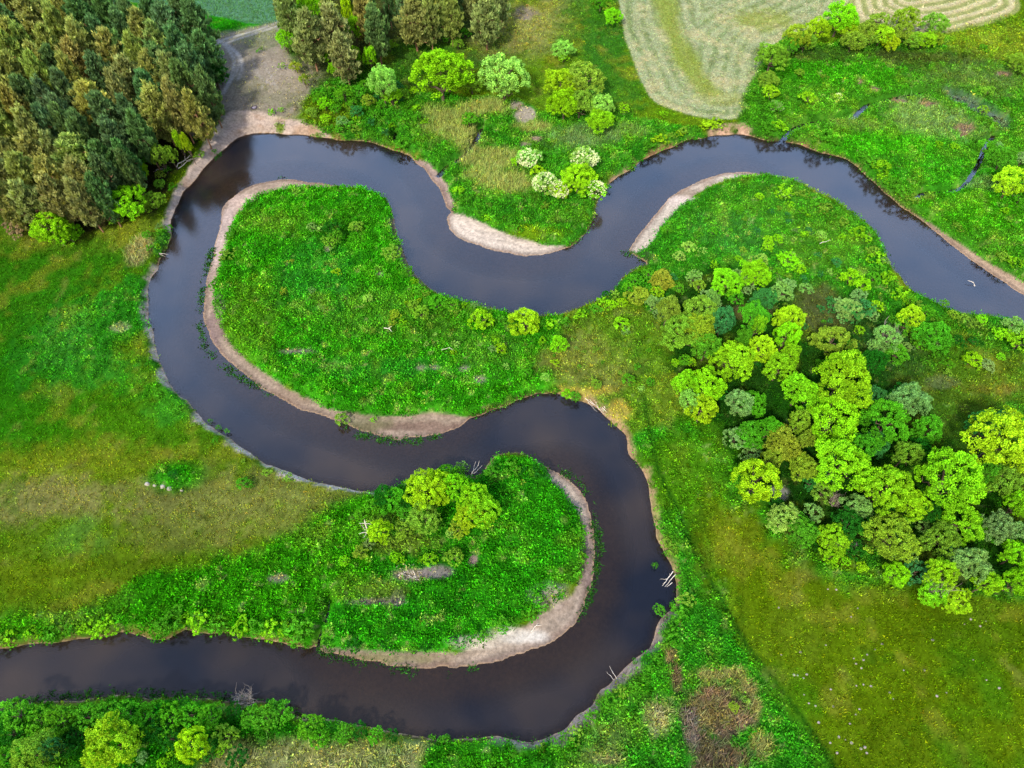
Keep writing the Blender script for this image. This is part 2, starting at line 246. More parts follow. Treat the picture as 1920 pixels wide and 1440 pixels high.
# south strip, dry reeds
poly([(-300,1330),(0,1328),(300,1312),(560,1340),(660,1362),(700,1700),(-300,1700)], (28,128,22), l=1, s=.3, soft=1.5)
poly([(380,1450),(440,1400),(560,1385),(700,1385),(840,1395),(800,1440),(780,1700),(380,1700)], (156,164,104), l=.25, s=.8, r=.25, soft=3)
poly([(800,1400),(880,1388),(1000,1392),(1060,1375),(1130,1400),(1000,1600),(760,1600)], (40,140,22), l=1, s=.3, soft=2)
for a in ((1150,1380,60,40,(110,150,70),.2),(1230,1340,30,40,(165,165,110),.5),(1130,1420,70,25,(120,150,80),.2),(1080,1440,50,20,(80,150,50),.1),(1225,1300,40,24,(60,150,30),.1)): ell(*a[:4], a[4], l=.7, r=a[5], amt=.75)
ell(1352, 1325, 62, 56, (136,120,86), l=.25, s=.2, r=.9, amt=.9, wb=.4)
for a in ((1330,1268,34,14,(166,156,96)),(1372,1262,34,14,(160,156,92)),(1402,1292,22,22,(158,150,92)),(1345,1302,34,12,(140,116,92)),(1376,1322,30,14,(130,108,90)),(1392,1352,28,14,(156,132,108)),(1362,1372,26,16,(126,106,92)),(1330,1402,42,24,(104,90,74)),(1378,1420,46,28,(112,98,78)),(1296,1372,12,32,(134,122,112)),(1412,1322,16,26,(160,152,96)),(1425,1395,24,34,(150,150,88)),(1255,1235,10,16,(156,140,106)),(1268,1272,12,26,(124,98,80)),(1345,1440,60,22,(110,96,78)),(1235,1345,9,22,(180,172,128)),(1226,1372,8,14,(170,164,128)),(1140,1425,30,9,(140,146,90))):
    ell(*a, l=.1, s=.1, r=1., amt=.9, wb=.5)
# natural patchiness of the plant cover
ell(305, 455, 16, 22, (50,140,40), l=1, s=.2, wb=.2); ell(262, 470, 22, 26, (170,168,110), l=.3, s=.4, r=.8, wb=.3)
cs = 2.1; ux = GX / cs + .35 * wob2; uy = GY / cs + .35 * wob
ci = np.floor(ux).astype(int); cj = np.floor(uy).astype(int); F1 = np.full(GX.shape, 9.)
TR = np.random.default_rng(5).random((256, 256, 3)); HV = np.zeros(GX.shape)
for a in (-1, 0, 1):
    for b in (-1, 0, 1):
        q = TR[(ci + a) & 255, (cj + b) & 255]; d2 = (ci + a + q[..., 0] - ux) ** 2 + (cj + b + q[..., 1] - uy) ** 2
        HV = np.where(d2 < F1, q[..., 2], HV); F1 = np.minimum(F1, d2)
cover[..., 0] += .05 * cover[..., 1] * lush
grassy = np.clip(lush + short * .8, 0, 1)
var = 1 + grassy * (.11 * np.sin((np.minimum(river, bar) + 1.1 * wob + .4 * wob2) * 2.3) * (river < 16) + .26 * wob2 + .16 * wob + .34 * (HV - .5) * (.3 + .7 * lush) + .16 * wob4)
cover *= var[..., None].astype(np.float32)
yl = (grassy * (.5 + .5 * lush) * sstep(wob2 * .9 + wob * .9 + (HV - .55) * 1.1) * .55)[..., None].astype(np.float32)
cover[:] = cover * (1 - yl) + yl * (cover * np.array([1.0, 1.02, 1.0], np.float32) + cover[..., 1:2] * np.array([.24, .06, .04], np.float32))
sp_ = (lush * ((wob4 > .52) & (HV > .45)) * .6)[..., None].astype(np.float32); cover[:] = cover * (1 - sp_) + lin((172, 186, 110)).astype(np.float32) * sp_
md = short * (1 - .8 * lush) * (hayf > 0) * (mownf > 0) * (tealf > 0)
n5 = fbm(GX, GY, 14., 201, 4); n6 = fbm(GX, GY, 6., 301, 3); n7 = fbm(GX, GY, 3.5, 401, 3)
paint(md * sstep(n5 * 3.2 - .5), (66,134,20), amt=.45); paint(md * sstep(n6 * 3.2 - .6), (150,150,50), amt=.40); paint(md * sstep(n7 * 4 - 1.5), (150,150,72), amt=.32); paint(md * sstep(-n7 * 4 - 1.4), (40,96,14), amt=.40)
paint(lush * sstep(n6 * 3.2 - .9), (112,160,48), amt=.38); paint(lush * sstep(-n7 * 4 - 1.3), (20,110,24), amt=.42); paint(lush * sstep(n7 * 4.5 - 2.1), (150,176,90), amt=.45)
plantcol = cover.copy()
# bare banks
d_land = river
barm = (bar < 0) | (np.abs(bar) < .3)
paint(sstep(1.1 - d_land / .55 + wob2 * .9), (96,80,56), s=.1, amt=.85)
def strip(line, wid, col, amt=.95, reach=1.9):
    f = lfield(line, -.5); paint(sstep(1.25 - f / wid + wob2 * .5) * sstep(1.15 - d_land / reach + wob2 * 1.7 + wob4 * .5), col, 0, None, 0, amt)
    paint(sstep(1.25 - f / wid) * sstep(1.1 - d_land / reach) * sstep(wob4 * 2.5 + wob2 - .1), (120,98,76), amt=.5)
strip([(292,508),(276,530),(268,580),(272,625),(288,675),(306,725),(345,762),(400,812),(470,865),(550,902),(640,918),(705,930)], 1.8, (220,204,190), reach=1.0)
strip([(1100,750),(1160,800),(1178,850),(1210,872),(1222,925)], 1.3, (206,170,130), amt=.8)
strip([(1225,930),(1235,1005),(1262,1060),(1268,1130)], .8, (196,176,120), amt=.7)
strip([(1244,1150),(1206,1226),(1140,1290),(1115,1325),(1060,1368),(1000,1391),(940,1384)], 1.4, (176,156,144), amt=.9)
strip([(1190,300),(1230,285),(1265,272)], 1., (196,150,110), amt=.7); strip([(1340,246),(1395,245)], 1.9, (226,186,160), reach=3.2)
strip([(1148,345),(1170,318)], 1.2, (204,170,140)); strip([(1470,268),(1510,272)], 1., (210,160,120), amt=.7); strip([(1570,292),(1610,310)], 1., (190,140,110), amt=.6)
strip([(738,400),(748,460),(775,515),(800,540)], 1.2, (150,130,118), amt=.8); strip([(600,252),(760,285),(830,330)], 1., (176,156,60), amt=.55)
strip([(0,1205),(250,1183),(560,1205)], .9, (150,140,70), amt=.5); strip([(885,885),(902,890),(915,868)], 1.2, (150,110,90), amt=.7)
bl = field([(303,420),(310,392),(322,362),(345,325),(366,292),(392,258),(418,232),(440,216),(480,215),(530,222),(575,232),(625,252),(600,275),(460,270),(420,300),(350,370),(330,425)], .5)
bm = sstep(.5 - (bl + .6 * wob2) / .8); paint(bm, (222,200,184), 0, 0, 0)
paint(bm * sstep(.6 + wob * 1.4 - np.abs(d_land - 3.5) / 3), (246,226,196), amt=.7); paint(bm * sstep(wob2 * 3 - .6), (176,140,112), amt=.6)
ell(575,243,30,8,(216,176,140),amt=.5); ell(540,250,10,4,(120,150,30),l=1,amt=.9); ell(525,238,8,4,(120,150,30),l=1,amt=.9); ell(590,250,14,4,(110,150,30),l=1,amt=.8)
# sandbars
for k, f in bars.items():
    m = sstep(.5 - (f + .35 * wob2) / .5)
    base = {'left': (196,174,154), 'mid': (236,220,204), 'north': (214,200,184), 'low': (206,186,166), 'east': (196,170,146), 'sliver': (196,172,160)}[k]
    paint(m, base, 0, 0, 0)
    paint(m * sstep(1.0 - (d_land - .2) / .9), (142,118,108), amt=.75)
    paint(m * sstep(np.sin(d_land * 4.2 + wob * 5 + wob2) * 1.2 + wob2 * .8), tuple(int(q * .80) for q in base), amt=.45)
    paint(m * sstep(wob * 1.8 - .1), (160,132,108) if k != 'mid' else (222,200,190), amt=.5)
ell(975,1190,52,12,(246,238,226),amt=.95,wb=.2); ell(1040,1120,40,20,(214,196,184),amt=.7); ell(890,1205,40,10,(240,228,212), amt=.85,wb=.2)
ell(450,370,35,14,(222,196,182),amt=.8); ell(412,440,14,60,(226,204,196),amt=.8,wb=.2); ell(760,795,80,8,(140,112,98),amt=.7); ell(690,790,40,12,(120,130,80),amt=.5,l=.3,s=.3); ell(400,600,14,40,(150,126,124),amt=.7)
ell(1280,370,26,12,(226,208,198),amt=.7,wb=.2); ell(730,1232,90,9,(150,150,90),amt=.6,l=.15,s=.6); ell(1215,485,20,12,(70,80,60),amt=.6); ell(1100,1060,12,60,(130,106,106),amt=.6,wb=.2)
# under water
inw = d_land < 0
paint(inw * 1.0, (206,172,136), 0, 0, 0)
paint(sstep(.6 - ditch / .3), (70,56,36), 0, 0, 0)

# ------------------------------------------------------------ relief
land = np.minimum(river, np.where(bar < 0, bar, bar))      # distance beyond river and bars
dl = np.minimum(river, bar)
Z = np.where(river < 0, WZ - 1.7 * (1 - np.exp(river / 2.4)) * (0.10 + .90 * sstep((bar - .5) / 9.)), WZ + .03 + .075 * np.clip(river, 0, 6))
Z = Z + np.where(river > 0, sstep(dl / 1.25) * (1.17 - .075 * np.clip(river, 0, 6) * sstep(dl / 1.25)), 0)
hx, hy = unproj(440, 190); hb = 2.2 * np.exp(-(((GX - hx) / 34) ** 2 + ((GY - hy - 8) / 24) ** 2))
Z = Z + hb * sstep((river) / 6.0) * (river > 0)
Z = Z + (.25 * wob3 + .10 * wob) * sstep(dl / 5)
mound = np.sqrt(np.clip(1 - F1 * 1.3, 0, 1)) * (.35 + .65 * HV)
Z = Z + lush * mound * (.35 + .65 * sstep(1 - (dl - 1.5) / 5)) * sstep((dl - .1) / 1.4)
Z = Z + (hayf < 0) * .12 * np.clip(np.sin(hw1 * 2 * math.pi / 3.3) + wob2, 0, 1) + mk2 * .28 * np.clip(ph, 0, 1)
Z = np.where(ditch < .9, np.minimum(Z, WZ - .22 + 1.5 * np.clip(ditch, 0, 9) / .9), Z)
Z = np.where((marsh < 1.0) & (wob2 - marsh * .5 > -.1), np.minimum(Z, WZ - .12 + .6 * np.clip(.5 - wob2 * .9, 0, 1)), Z)
Z = Z.astype(np.float32)

# ------------------------------------------------------------ mesh, object and material helpers
def mesh_np(name, V, F, attrs=None, smooth_=False):
    me = bpy.data.meshes.new(name); V = np.ascontiguousarray(V, np.float32); F = np.ascontiguousarray(F, np.int32); k = F.shape[1]
    me.vertices.add(len(V)); me.vertices.foreach_set('co', V.ravel())
    me.loops.add(F.size); me.loops.foreach_set('vertex_index', F.ravel())
    me.polygons.add(len(F)); me.polygons.foreach_set('loop_start', np.arange(0, F.size, k, dtype=np.int32))
    if smooth_: me.polygons.foreach_set('use_smooth', np.ones(len(F), bool))
    for n, (t, A) in (attrs or {}).items():
        at = me.attributes.new(n, t, 'POINT')
        at.data.foreach_set('color' if t == 'FLOAT_COLOR' else 'value', np.ascontiguousarray(A, np.float32).ravel())
    me.update(calc_edges=True); return me
def link(name, me, mat=None, parent=None):
    o = bpy.data.objects.new(name, me); COL.objects.link(o)
    if mat is not None and me is not None and not me.materials: me.materials.append(mat)
    if parent: o.parent = parent
    return o
def tag(o, label=None, cat=None, group=None, kind=None):
    if label: o['label'] = label
    if cat: o['category'] = cat
    if group: o['group'] = group
    if kind: o['kind'] = kind
    return o
def rgba(c): return np.concatenate([c, np.ones((len(c), 1))], 1)
def new_mat(name):
    m = bpy.data.materials.new(name); m.use_nodes = True; m.node_tree.nodes.clear(); return m, m.node_tree
def N(t, typ, **k):
    n = t.nodes.new(typ)
    for a, v in k.items():
        if a.startswith('i_'): n.inputs[a[2:].replace('_', ' ')].default_value = v
        else: setattr(n, a, v)
    return n
def mixc(t, a, b, f, mode='MIX'):
    n = t.nodes.new('ShaderNodeMix'); n.data_type = 'RGBA'; n.blend_type = mode
    for s, v in ((n.inputs[0], f), (n.inputs[6], a), (n.inputs[7], b)):
        if hasattr(v, 'links') or isinstance(v, bpy.types.NodeSocket): t.links.new(v, s)
        else: s.default_value = v
    return n.outputs[2]
def maprange(t, v, a, b, c, d):
    n = t.nodes.new('ShaderNodeMapRange'); t.links.new(v, n.inputs[0])
    for i, q in enumerate((a, b, c, d)): n.inputs[i + 1].default_value = q
    return n.outputs[0]

GK, GP = 0.36, 0.60      # sRGB swatches -> albedo
def ground_material():
    m, t = new_mat('ground_cover')
    at = N(t, 'ShaderNodeAttribute', attribute_name='cover'); co = N(t, 'ShaderNodeTexCoord')
    n1 = N(t, 'ShaderNodeTexNoise', i_Scale=1.9, i_Detail=6., i_Roughness=.7); n2 = N(t, 'ShaderNodeTexNoise', i_Scale=.35, i_Detail=5., i_Roughness=.65)
    for n in (n1, n2): t.links.new(co.outputs['Object'], n.inputs['Vector'])
    g = N(t, 'ShaderNodeMath', operation='MULTIPLY'); t.links.new(maprange(t, n1.outputs[0], .3, .7, .62, 1.38), g.inputs[0]); t.links.new(maprange(t, n2.outputs[0], .3, .7, .8, 1.2), g.inputs[1])
    v = N(t, 'ShaderNodeVectorMath', operation='SCALE'); t.links.new(at.outputs['Color'], v.inputs[0]); t.links.new(g.outputs[0], v.inputs['Scale'])
    b = N(t, 'ShaderNodeBsdfDiffuse', i_Roughness=.6); t.links.new(v.outputs[0], b.inputs['Color'])
    bp = N(t, 'ShaderNodeBump', i_Strength=.5, i_Distance=.18); t.links.new(n1.outputs[0], bp.inputs['Height']); t.links.new(bp.outputs[0], b.inputs['Normal'])
    o = N(t, 'ShaderNodeOutputMaterial'); t.links.new(b.outputs[0], o.inputs[0]); return m
def leafy_material(name, attr=None, trans=.32, vary=.0):
    m, t = new_mat(name)
    if attr: base = N(t, 'ShaderNodeAttribute', attribute_name=attr).outputs['Color']
    else:
        oi = N(t, 'ShaderNodeObjectInfo'); tn = N(t, 'ShaderNodeAttribute', attribute_name='tone')
        v = N(t, 'ShaderNodeVectorMath', operation='SCALE'); t.links.new(oi.outputs['Color'], v.inputs[0]); t.links.new(tn.outputs['Fac'], v.inputs['Scale'])
        hu = N(t, 'ShaderNodeAttribute', attribute_name='hue')
        y = mixc(t, v.outputs[0], (1.12, 1.04, .78, 1), 1.0, 'MULTIPLY')
        base = mixc(t, v.outputs[0], y, hu.outputs['Fac'])
    d = N(t, 'ShaderNodeBsdfDiffuse'); t.links.new(base, d.inputs[0])
    tr = N(t, 'ShaderNodeBsdfTranslucent'); t.links.new(mixc(t, base, (1.15, 1.15, .55, 1), 1.0, 'MULTIPLY'), tr.inputs[0])
    mx = N(t, 'ShaderNodeMixShader'); mx.inputs[0].default_value = trans
    t.links.new(d.outputs[0], mx.inputs[1]); t.links.new(tr.outputs[0], mx.inputs[2])
    o = N(t, 'ShaderNodeOutputMaterial'); t.links.new(mx.outputs[0], o.inputs[0]); return m
def bark_material(name, c1, c2, sc=6.):
    m, t = new_mat(name); co = N(t, 'ShaderNodeTexCoord'); n = N(t, 'ShaderNodeTexNoise', i_Scale=sc, i_Detail=5.)
    t.links.new(co.outputs['Object'], n.inputs['Vector'])
    b = N(t, 'ShaderNodeBsdfDiffuse'); t.links.new(mixc(t, (*lin(c1), 1), (*lin(c2), 1), n.outputs[0]), b.inputs[0])
    bp = N(t, 'ShaderNodeBump', i_Strength=.6, i_Distance=.04); t.links.new(n.outputs[0], bp.inputs['Height']); t.links.new(bp.outputs[0], b.inputs['Normal'])
    o = N(t, 'ShaderNodeOutputMaterial'); t.links.new(b.outputs[0], o.inputs[0]); return m
def water_material():
    m, t = new_mat('river_water')
    dp = N(t, 'ShaderNodeAttribute', attribute_name='depth'); co = N(t, 'ShaderNodeTexCoord')
    n = N(t, 'ShaderNodeTexNoise', i_Scale=2.6, i_Detail=3., i_Roughness=.55); n3 = N(t, 'ShaderNodeTexNoise', i_Scale=.05, i_Detail=3.)
    for q in (n, n3): t.links.new(co.outputs['Object'], q.inputs['Vector'])
    bp = N(t, 'ShaderNodeBump', i_Strength=.22, i_Distance=.06); t.links.new(n.outputs[0], bp.inputs['Height'])
    murk = N(t, 'ShaderNodeBsdfDiffuse'); t.links.new(mixc(t, (.004, .005, .009, 1), (.024, .017, .013, 1), maprange(t, n3.outputs[0], .35, .65, 0, 1)), murk.inputs[0])
    clear = N(t, 'ShaderNodeBsdfTransparent', i_Color=(.62, .56, .50, 1))
    mu = N(t, 'ShaderNodeMixShader'); t.links.new(maprange(t, dp.outputs['Fac'], 0., .75, .3, 1.), mu.inputs[0])
    t.links.new(clear.outputs[0], mu.inputs[1]); t.links.new(murk.outputs[0], mu.inputs[2])
    gl = N(t, 'ShaderNodeBsdfGlossy', i_Roughness=.12); t.links.new(bp.outputs[0], gl.inputs['Normal'])
    fr = N(t, 'ShaderNodeFresnel', i_IOR=1.5); t.links.new(bp.outputs[0], fr.inputs['Normal'])
    mx = N(t, 'ShaderNodeMixShader'); t.links.new(fr.outputs[0], mx.inputs[0]); t.links.new(mu.outputs[0], mx.inputs[1]); t.links.new(gl.outputs[0], mx.inputs[2])
    o = N(t, 'ShaderNodeOutputMaterial'); t.links.new(mx.outputs[0], o.inputs[0]); return m
M_ground = ground_material(); M_leaf = leafy_material('foliage'); M_herb = leafy_material('herb_leaves', 'cover', .3)
M_straw = leafy_material('dry_stalks', 'cover', .15); M_water = water_material()
M_bark = bark_material('bark', (96, 84, 70), (60, 48, 38)); M_pinebark = bark_material('pine_bark', (150, 112, 84), (96, 72, 58))
M_dead = bark_material('bleached_wood', (214, 204, 190), (150, 138, 124)); M_stone = bark_material('pale_stone', (150, 144, 134), (112, 106, 98), 3.)
M_twig = bark_material('grey_twigs', (150, 138, 128), (110, 98, 88)); M_blossom = leafy_material('blossom_petals', None, .2)

# ------------------------------------------------------------ ground split along what covers it
fm = lambda A: (A[:-1, :-1] + A[1:, 1:] + A[:-1, 1:] + A[1:, :-1]) / 4
idx = np.arange(nx * ny).reshape(ny, nx)
quads = np.stack([idx[:-1, :-1], idx[:-1, 1:], idx[1:, 1:], idx[1:, :-1]], -1)
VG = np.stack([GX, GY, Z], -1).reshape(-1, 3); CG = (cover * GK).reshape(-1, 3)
cls = np.zeros(quads.shape[:2], int); rv = fm(river)
barnames = list(bars)
for i, k in enumerate(barnames): cls[(fm(bars[k]) < 0) & (rv > -.25)] = 10 + i
cls[(fm(bl) < 0) & (rv > -.25)] = 5
cls[(fm(hayf) < 0)] = 2; cls[(fm(mownf) < 0)] = 3; cls[(fm(tealf) < 0)] = 4
cls[rv < -.25] = 1
def part_ground(name, c, label):
    q = quads[cls == c]
    if not len(q): return
    u, inv = np.unique(q, return_inverse=True)
    o = link(name, mesh_np(name, VG[u], inv.reshape(q.shape), {'cover': ('FLOAT_COLOR', rgba(CG[u]))}, True), M_ground)
    tag(o, label, None, None, 'structure')
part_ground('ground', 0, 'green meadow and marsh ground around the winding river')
part_ground('river_bed', 1, 'brown sandy bed under the river')
part_ground('hay_field', 2, 'pale grey-green cut hay field with rounded lower end')
part_ground('mown_field', 3, 'mown field with pale curved windrows')
part_ground('crop_field', 4, 'blue-green cereal field at the top left')
part_ground('sand_bluff', 5, 'bright bare sand slope below the pine wood')
for i, k in enumerate(barnames):
    part_ground('sandbar', 10 + i, {'left': 'long brown sandbar round the big tongue', 'mid': 'pale pink sandbar below the reed marsh', 'north': 'narrow sandbar curving under the eastern river bend', 'low': 'sandbar round the small lower tongue', 'east': 'thin sandy shore at the right edge', 'sliver': 'sliver of sand beside the reed marsh'}[k])
# apron to the horizon
B = 3200.
o_ = np.array([[X0, Y0], [gx[-1], Y0], [gx[-1], gy[-1]], [X0, gy[-1]]]); e_ = np.array([[-B, -B], [B, -B], [B, B], [-B, B]])
AV = np.concatenate([np.c_[o_, np.full(4, -.05)], np.c_[e_, np.full(4, -.05)]]); AF = [[i, (i + 1) % 4, 4 + (i + 1) % 4, 4 + i] for i in range(4)]
tag(link('land', mesh_np('land', AV, [f[::-1] for f in AF], {'cover': ('FLOAT_COLOR', rgba(np.tile(lin((84, 120, 40)) * GK, (8, 1))))}), M_ground), 'distant green farmland beyond the river bends', None, None, 'structure')
# water
q = quads[(fm(Z) < WZ + .12)]; u, inv = np.unique(q, return_inverse=True); WV = VG[u].copy(); dep = WZ - WV[:, 2]; WV[:, 2] = WZ
tag(link('river', mesh_np('river', WV, inv.reshape(q.shape), {'depth': ('FLOAT', np.clip(dep, 0, 3))}), M_water), 'dark winding river', None, None, 'structure')

# ------------------------------------------------------------ ground plants (uncountable: one object of each)
VX0, VX1, VY0, VY1 = -158, 158, -6, 215
def scatter(dens_field, per_m2, seed):
    r = np.random.default_rng(seed); n = int((VX1 - VX0) * (VY1 - VY0) * per_m2)
    x = r.uniform(VX0, VX1, n); y = r.uniform(VY0, VY1, n)
    px, py, d = proj(x, y, 0); k = (px > -160) & (px < 2080) & (py > -140) & (py < 1590)
    x, y = x[k], y[k]; k = r.random(len(x)) < samp(dens_field, x, y)
    return x[k], y[k], r
def clumps(name, F, per_m2, nleaf, L, W, upb, spread, zj, seed, mat, jit=.28, k_col=1.0, sides=4, hl=0.1, wind=(0, 0)):
    x, y, r = scatter(F, per_m2, seed); n = len(x); m = n * nleaf
    c = samp(plantcol if name in ('tall_herbs', 'meadow_grass') else cover, x, y) * GP * k_col * np.array([1., 1., .6 if mat is M_herb else 1.]); z = samp(Z, x, y)
    s = r.uniform(.65, 1.35, n); br = r.normal(1, jit * .6, (n, 1)).clip(.45, 1.7)
    hv = r.random((n, 1)); c = c * br * np.where(hv < hl, [[1.5, 1.15, .9]] if mat is M_herb else [[1.12, 1.02, .9]], 1.0) * (1 + r.normal(0, .09, (n, 3)))
    cx = np.repeat(x, nleaf) + r.normal(0, spread, m); cy = np.repeat(y, nleaf) + r.normal(0, spread, m)
    cz = np.repeat(z, nleaf) + r.uniform(0, zj, m) * np.repeat(s, nleaf)
    D = r.normal(0, 1, (m, 3)); D[:, 2] = np.abs(D[:, 2]) * upb + upb * .4; D[:, 0] += wind[0]; D[:, 1] += wind[1]; D /= np.linalg.norm(D, axis=1)[:, None]
    S = np.cross(D, r.normal(0, 1, (m, 3))); S /= np.linalg.norm(S, axis=1)[:, None] + 1e-9
    ll = (L * np.repeat(s, nleaf) * r.uniform(.6, 1.3, m))[:, None]; ww = (W * np.repeat(s, nleaf) * r.uniform(.7, 1.3, m))[:, None]
    P = np.stack([cx, cy, cz], 1); cc = np.repeat(c, nleaf, 0) * r.normal(1, jit * .5, (m, 1)).clip(.5, 1.6)
    if sides == 4: V = np.stack([P, P + D * ll * .5 + S * ww * .5, P + D * ll, P + D * ll * .5 - S * ww * .5], 1)
    else: V = np.stack([P - S * ww * .5, P + S * ww * .5, P + D * ll], 1)
    o = link(name, mesh_np(name, V.reshape(-1, 3), np.arange(m * sides).reshape(m, sides), {'cover': ('FLOAT_COLOR', rgba(np.repeat(cc, sides, 0).clip(0, 1)))}), mat)
    print(name, n, m); return o
dry = (dl > .25) & (ditch > .25)
lushF = lush * sstep((dl + .45) / .5) * sstep((ditch - .35) / .5) * (.75 + .5 * wob2)
tag(clumps('tall_herbs', lushF, 8.5, 8, .36, .17, 1.0, .27, .42, 11, M_herb, .66, 1.3), 'dense bright green herbs covering both tongues, banks and marsh', 'herbs', None, 'stuff')
shortF = short * (1 - .75 * lush) * dry * (.7 + .6 * wob2)
tag(clumps('meadow_grass', shortF, 10.0, 4, .29, .11, 1.1, .2, .08, 12, M_herb, .60, 1.35, 3, .08), 'short olive and yellow-green meadow grass', 'grass', None, 'stuff')
tag(clumps('dry_reeds', reed * dry, 7.0, 5, 1.15, .10, 1.6, .18, .1, 13, M_straw, .34, 1.25, 3, .5, (.3, .9)), 'tan dry reeds standing in patches on the marsh and lower bank', 'reeds', None, 'stuff')
tag(clumps('cut_hay', ((hayf < -.4) | ((mownf < -.3) & (ph > 0))).astype(np.float32), 5.0, 3, .5, .10, .25, .25, .12, 14, M_straw, .25, 1.1, 3, .3), 'cut hay lying in rows on the two fields', 'hay', None, 'stuff')
tag(clumps('cereal_crop', (tealf < -.2).astype(np.float32), 6.0, 3, .5, .12, 2.2, .2, .05, 15, M_herb, .2, 1.1, 3, 0), 'blue-green young cereal crop in the field behind the pines', 'crop', None, 'stuff')
# water weeds along the bars
weed = np.zeros(GX.shape, np.float32)
for l, wd in (([(398,470),(385,510),(378,550),(372,590),(376,630),(398,665),(432,695),(470,720),(520,750)], .7), ([(650,795),(668,812),(700,822),(745,825),(790,828)], .8), ([(805,822),(840,812)], .5), ([(1058,885),(1090,915),(1110,960),(1120,1010),(1120,1050),(1112,1090),(1100,1125),(1080,1155)], .8), ([(600,1222),(660,1240),(720,1250),(780,1258)], .6), ([(815,1258),(850,1262),(890,1254)], .5), ([(1175,475),(1200,480),(1215,500),(1200,515)], 1.1), ([(1168,545),(1205,480)], .6), ([(500,338),(560,335)], .5), ([(1425,326),(1520,362)], .4), ([(0,1320),(200,1302),(400,1308),(560,1340)], .6), ([(740,480),(765,520)], .4), ([(412,290),(400,300)], .7)):
    weed = np.maximum(weed, sstep(1.3 - lfield(l, WZ) / wd) * sstep(.7 + wob2 * 2))
weed *= (river < .2) & (river > -3)
ZK = Z; Z = np.maximum(Z, WZ - .05); cw = cover.copy(); cover[:] = lin((52, 108, 48))
tag(clumps('water_weed', weed, 9.0, 5, .42, .14, .6, .2, .05, 16, M_herb, .4, 1.0, 4, .15, (.4, 0)), 'green water plants fringing the bars and banks', 'water plants', None, 'stuff')
cover[:] = cw; Z = ZK

# ------------------------------------------------------------ plants: prototypes
def tube(pts, rad, n=6):
    P = np.asarray(pts, float); V = []; F = []
    for i, p in enumerate(P):
        d = P[min(i + 1, len(P) - 1)] - P[max(i - 1, 0)]; d = d / (np.linalg.norm(d) + 1e-9)
        a = np.cross(d, [0.3, 1, 0.1]); a /= np.linalg.norm(a) + 1e-9; b = np.cross(d, a)
        for k in range(n):
            t = 2 * math.pi * k / n; V.append(p + rad[i] * (math.cos(t) * a + math.sin(t) * b))
    for i in range(len(P) - 1):
        for k in range(n): F.append((i * n + k, i * n + (k + 1) % n, (i + 1) * n + (k + 1) % n, (i + 1) * n + k))
    return np.array(V), np.array(F)
def tubes(L, n=6):
    VV, FF, o = [], [], 0
    for pts, rad in L:
        V, F = tube(pts, rad, n); VV.append(V); FF.append(F + o); o += len(V)
    return np.concatenate(VV), np.concatenate(FF)
def bend(a, b, r, amp=.08, n=4):
    a = np.asarray(a, float); b = np.asarray(b, float); L = np.linalg.norm(b - a)
    return [a + (b - a) * k / n + (r.normal(0, amp * L, 3) if 0 < k < n else 0) for k in range(n + 1)]
def leaves(P, D, L, W, r, tone, hue):
    m = len(P); S = np.cross(D, r.normal(0, 1, (m, 3))); S /= np.linalg.norm(S, axis=1)[:, None] + 1e-9
    ll = (L * r.uniform(.6, 1.35, m))[:, None]; ww = (W * r.uniform(.7, 1.3, m))[:, None]
    V = np.stack([P - D * ll * .5, P + S * ww * .5, P + D * ll * .5, P - S * ww * .5], 1).reshape(-1, 3)
    return V, np.arange(m * 4).reshape(m, 4), np.repeat(tone, 4), np.repeat(hue, 4)
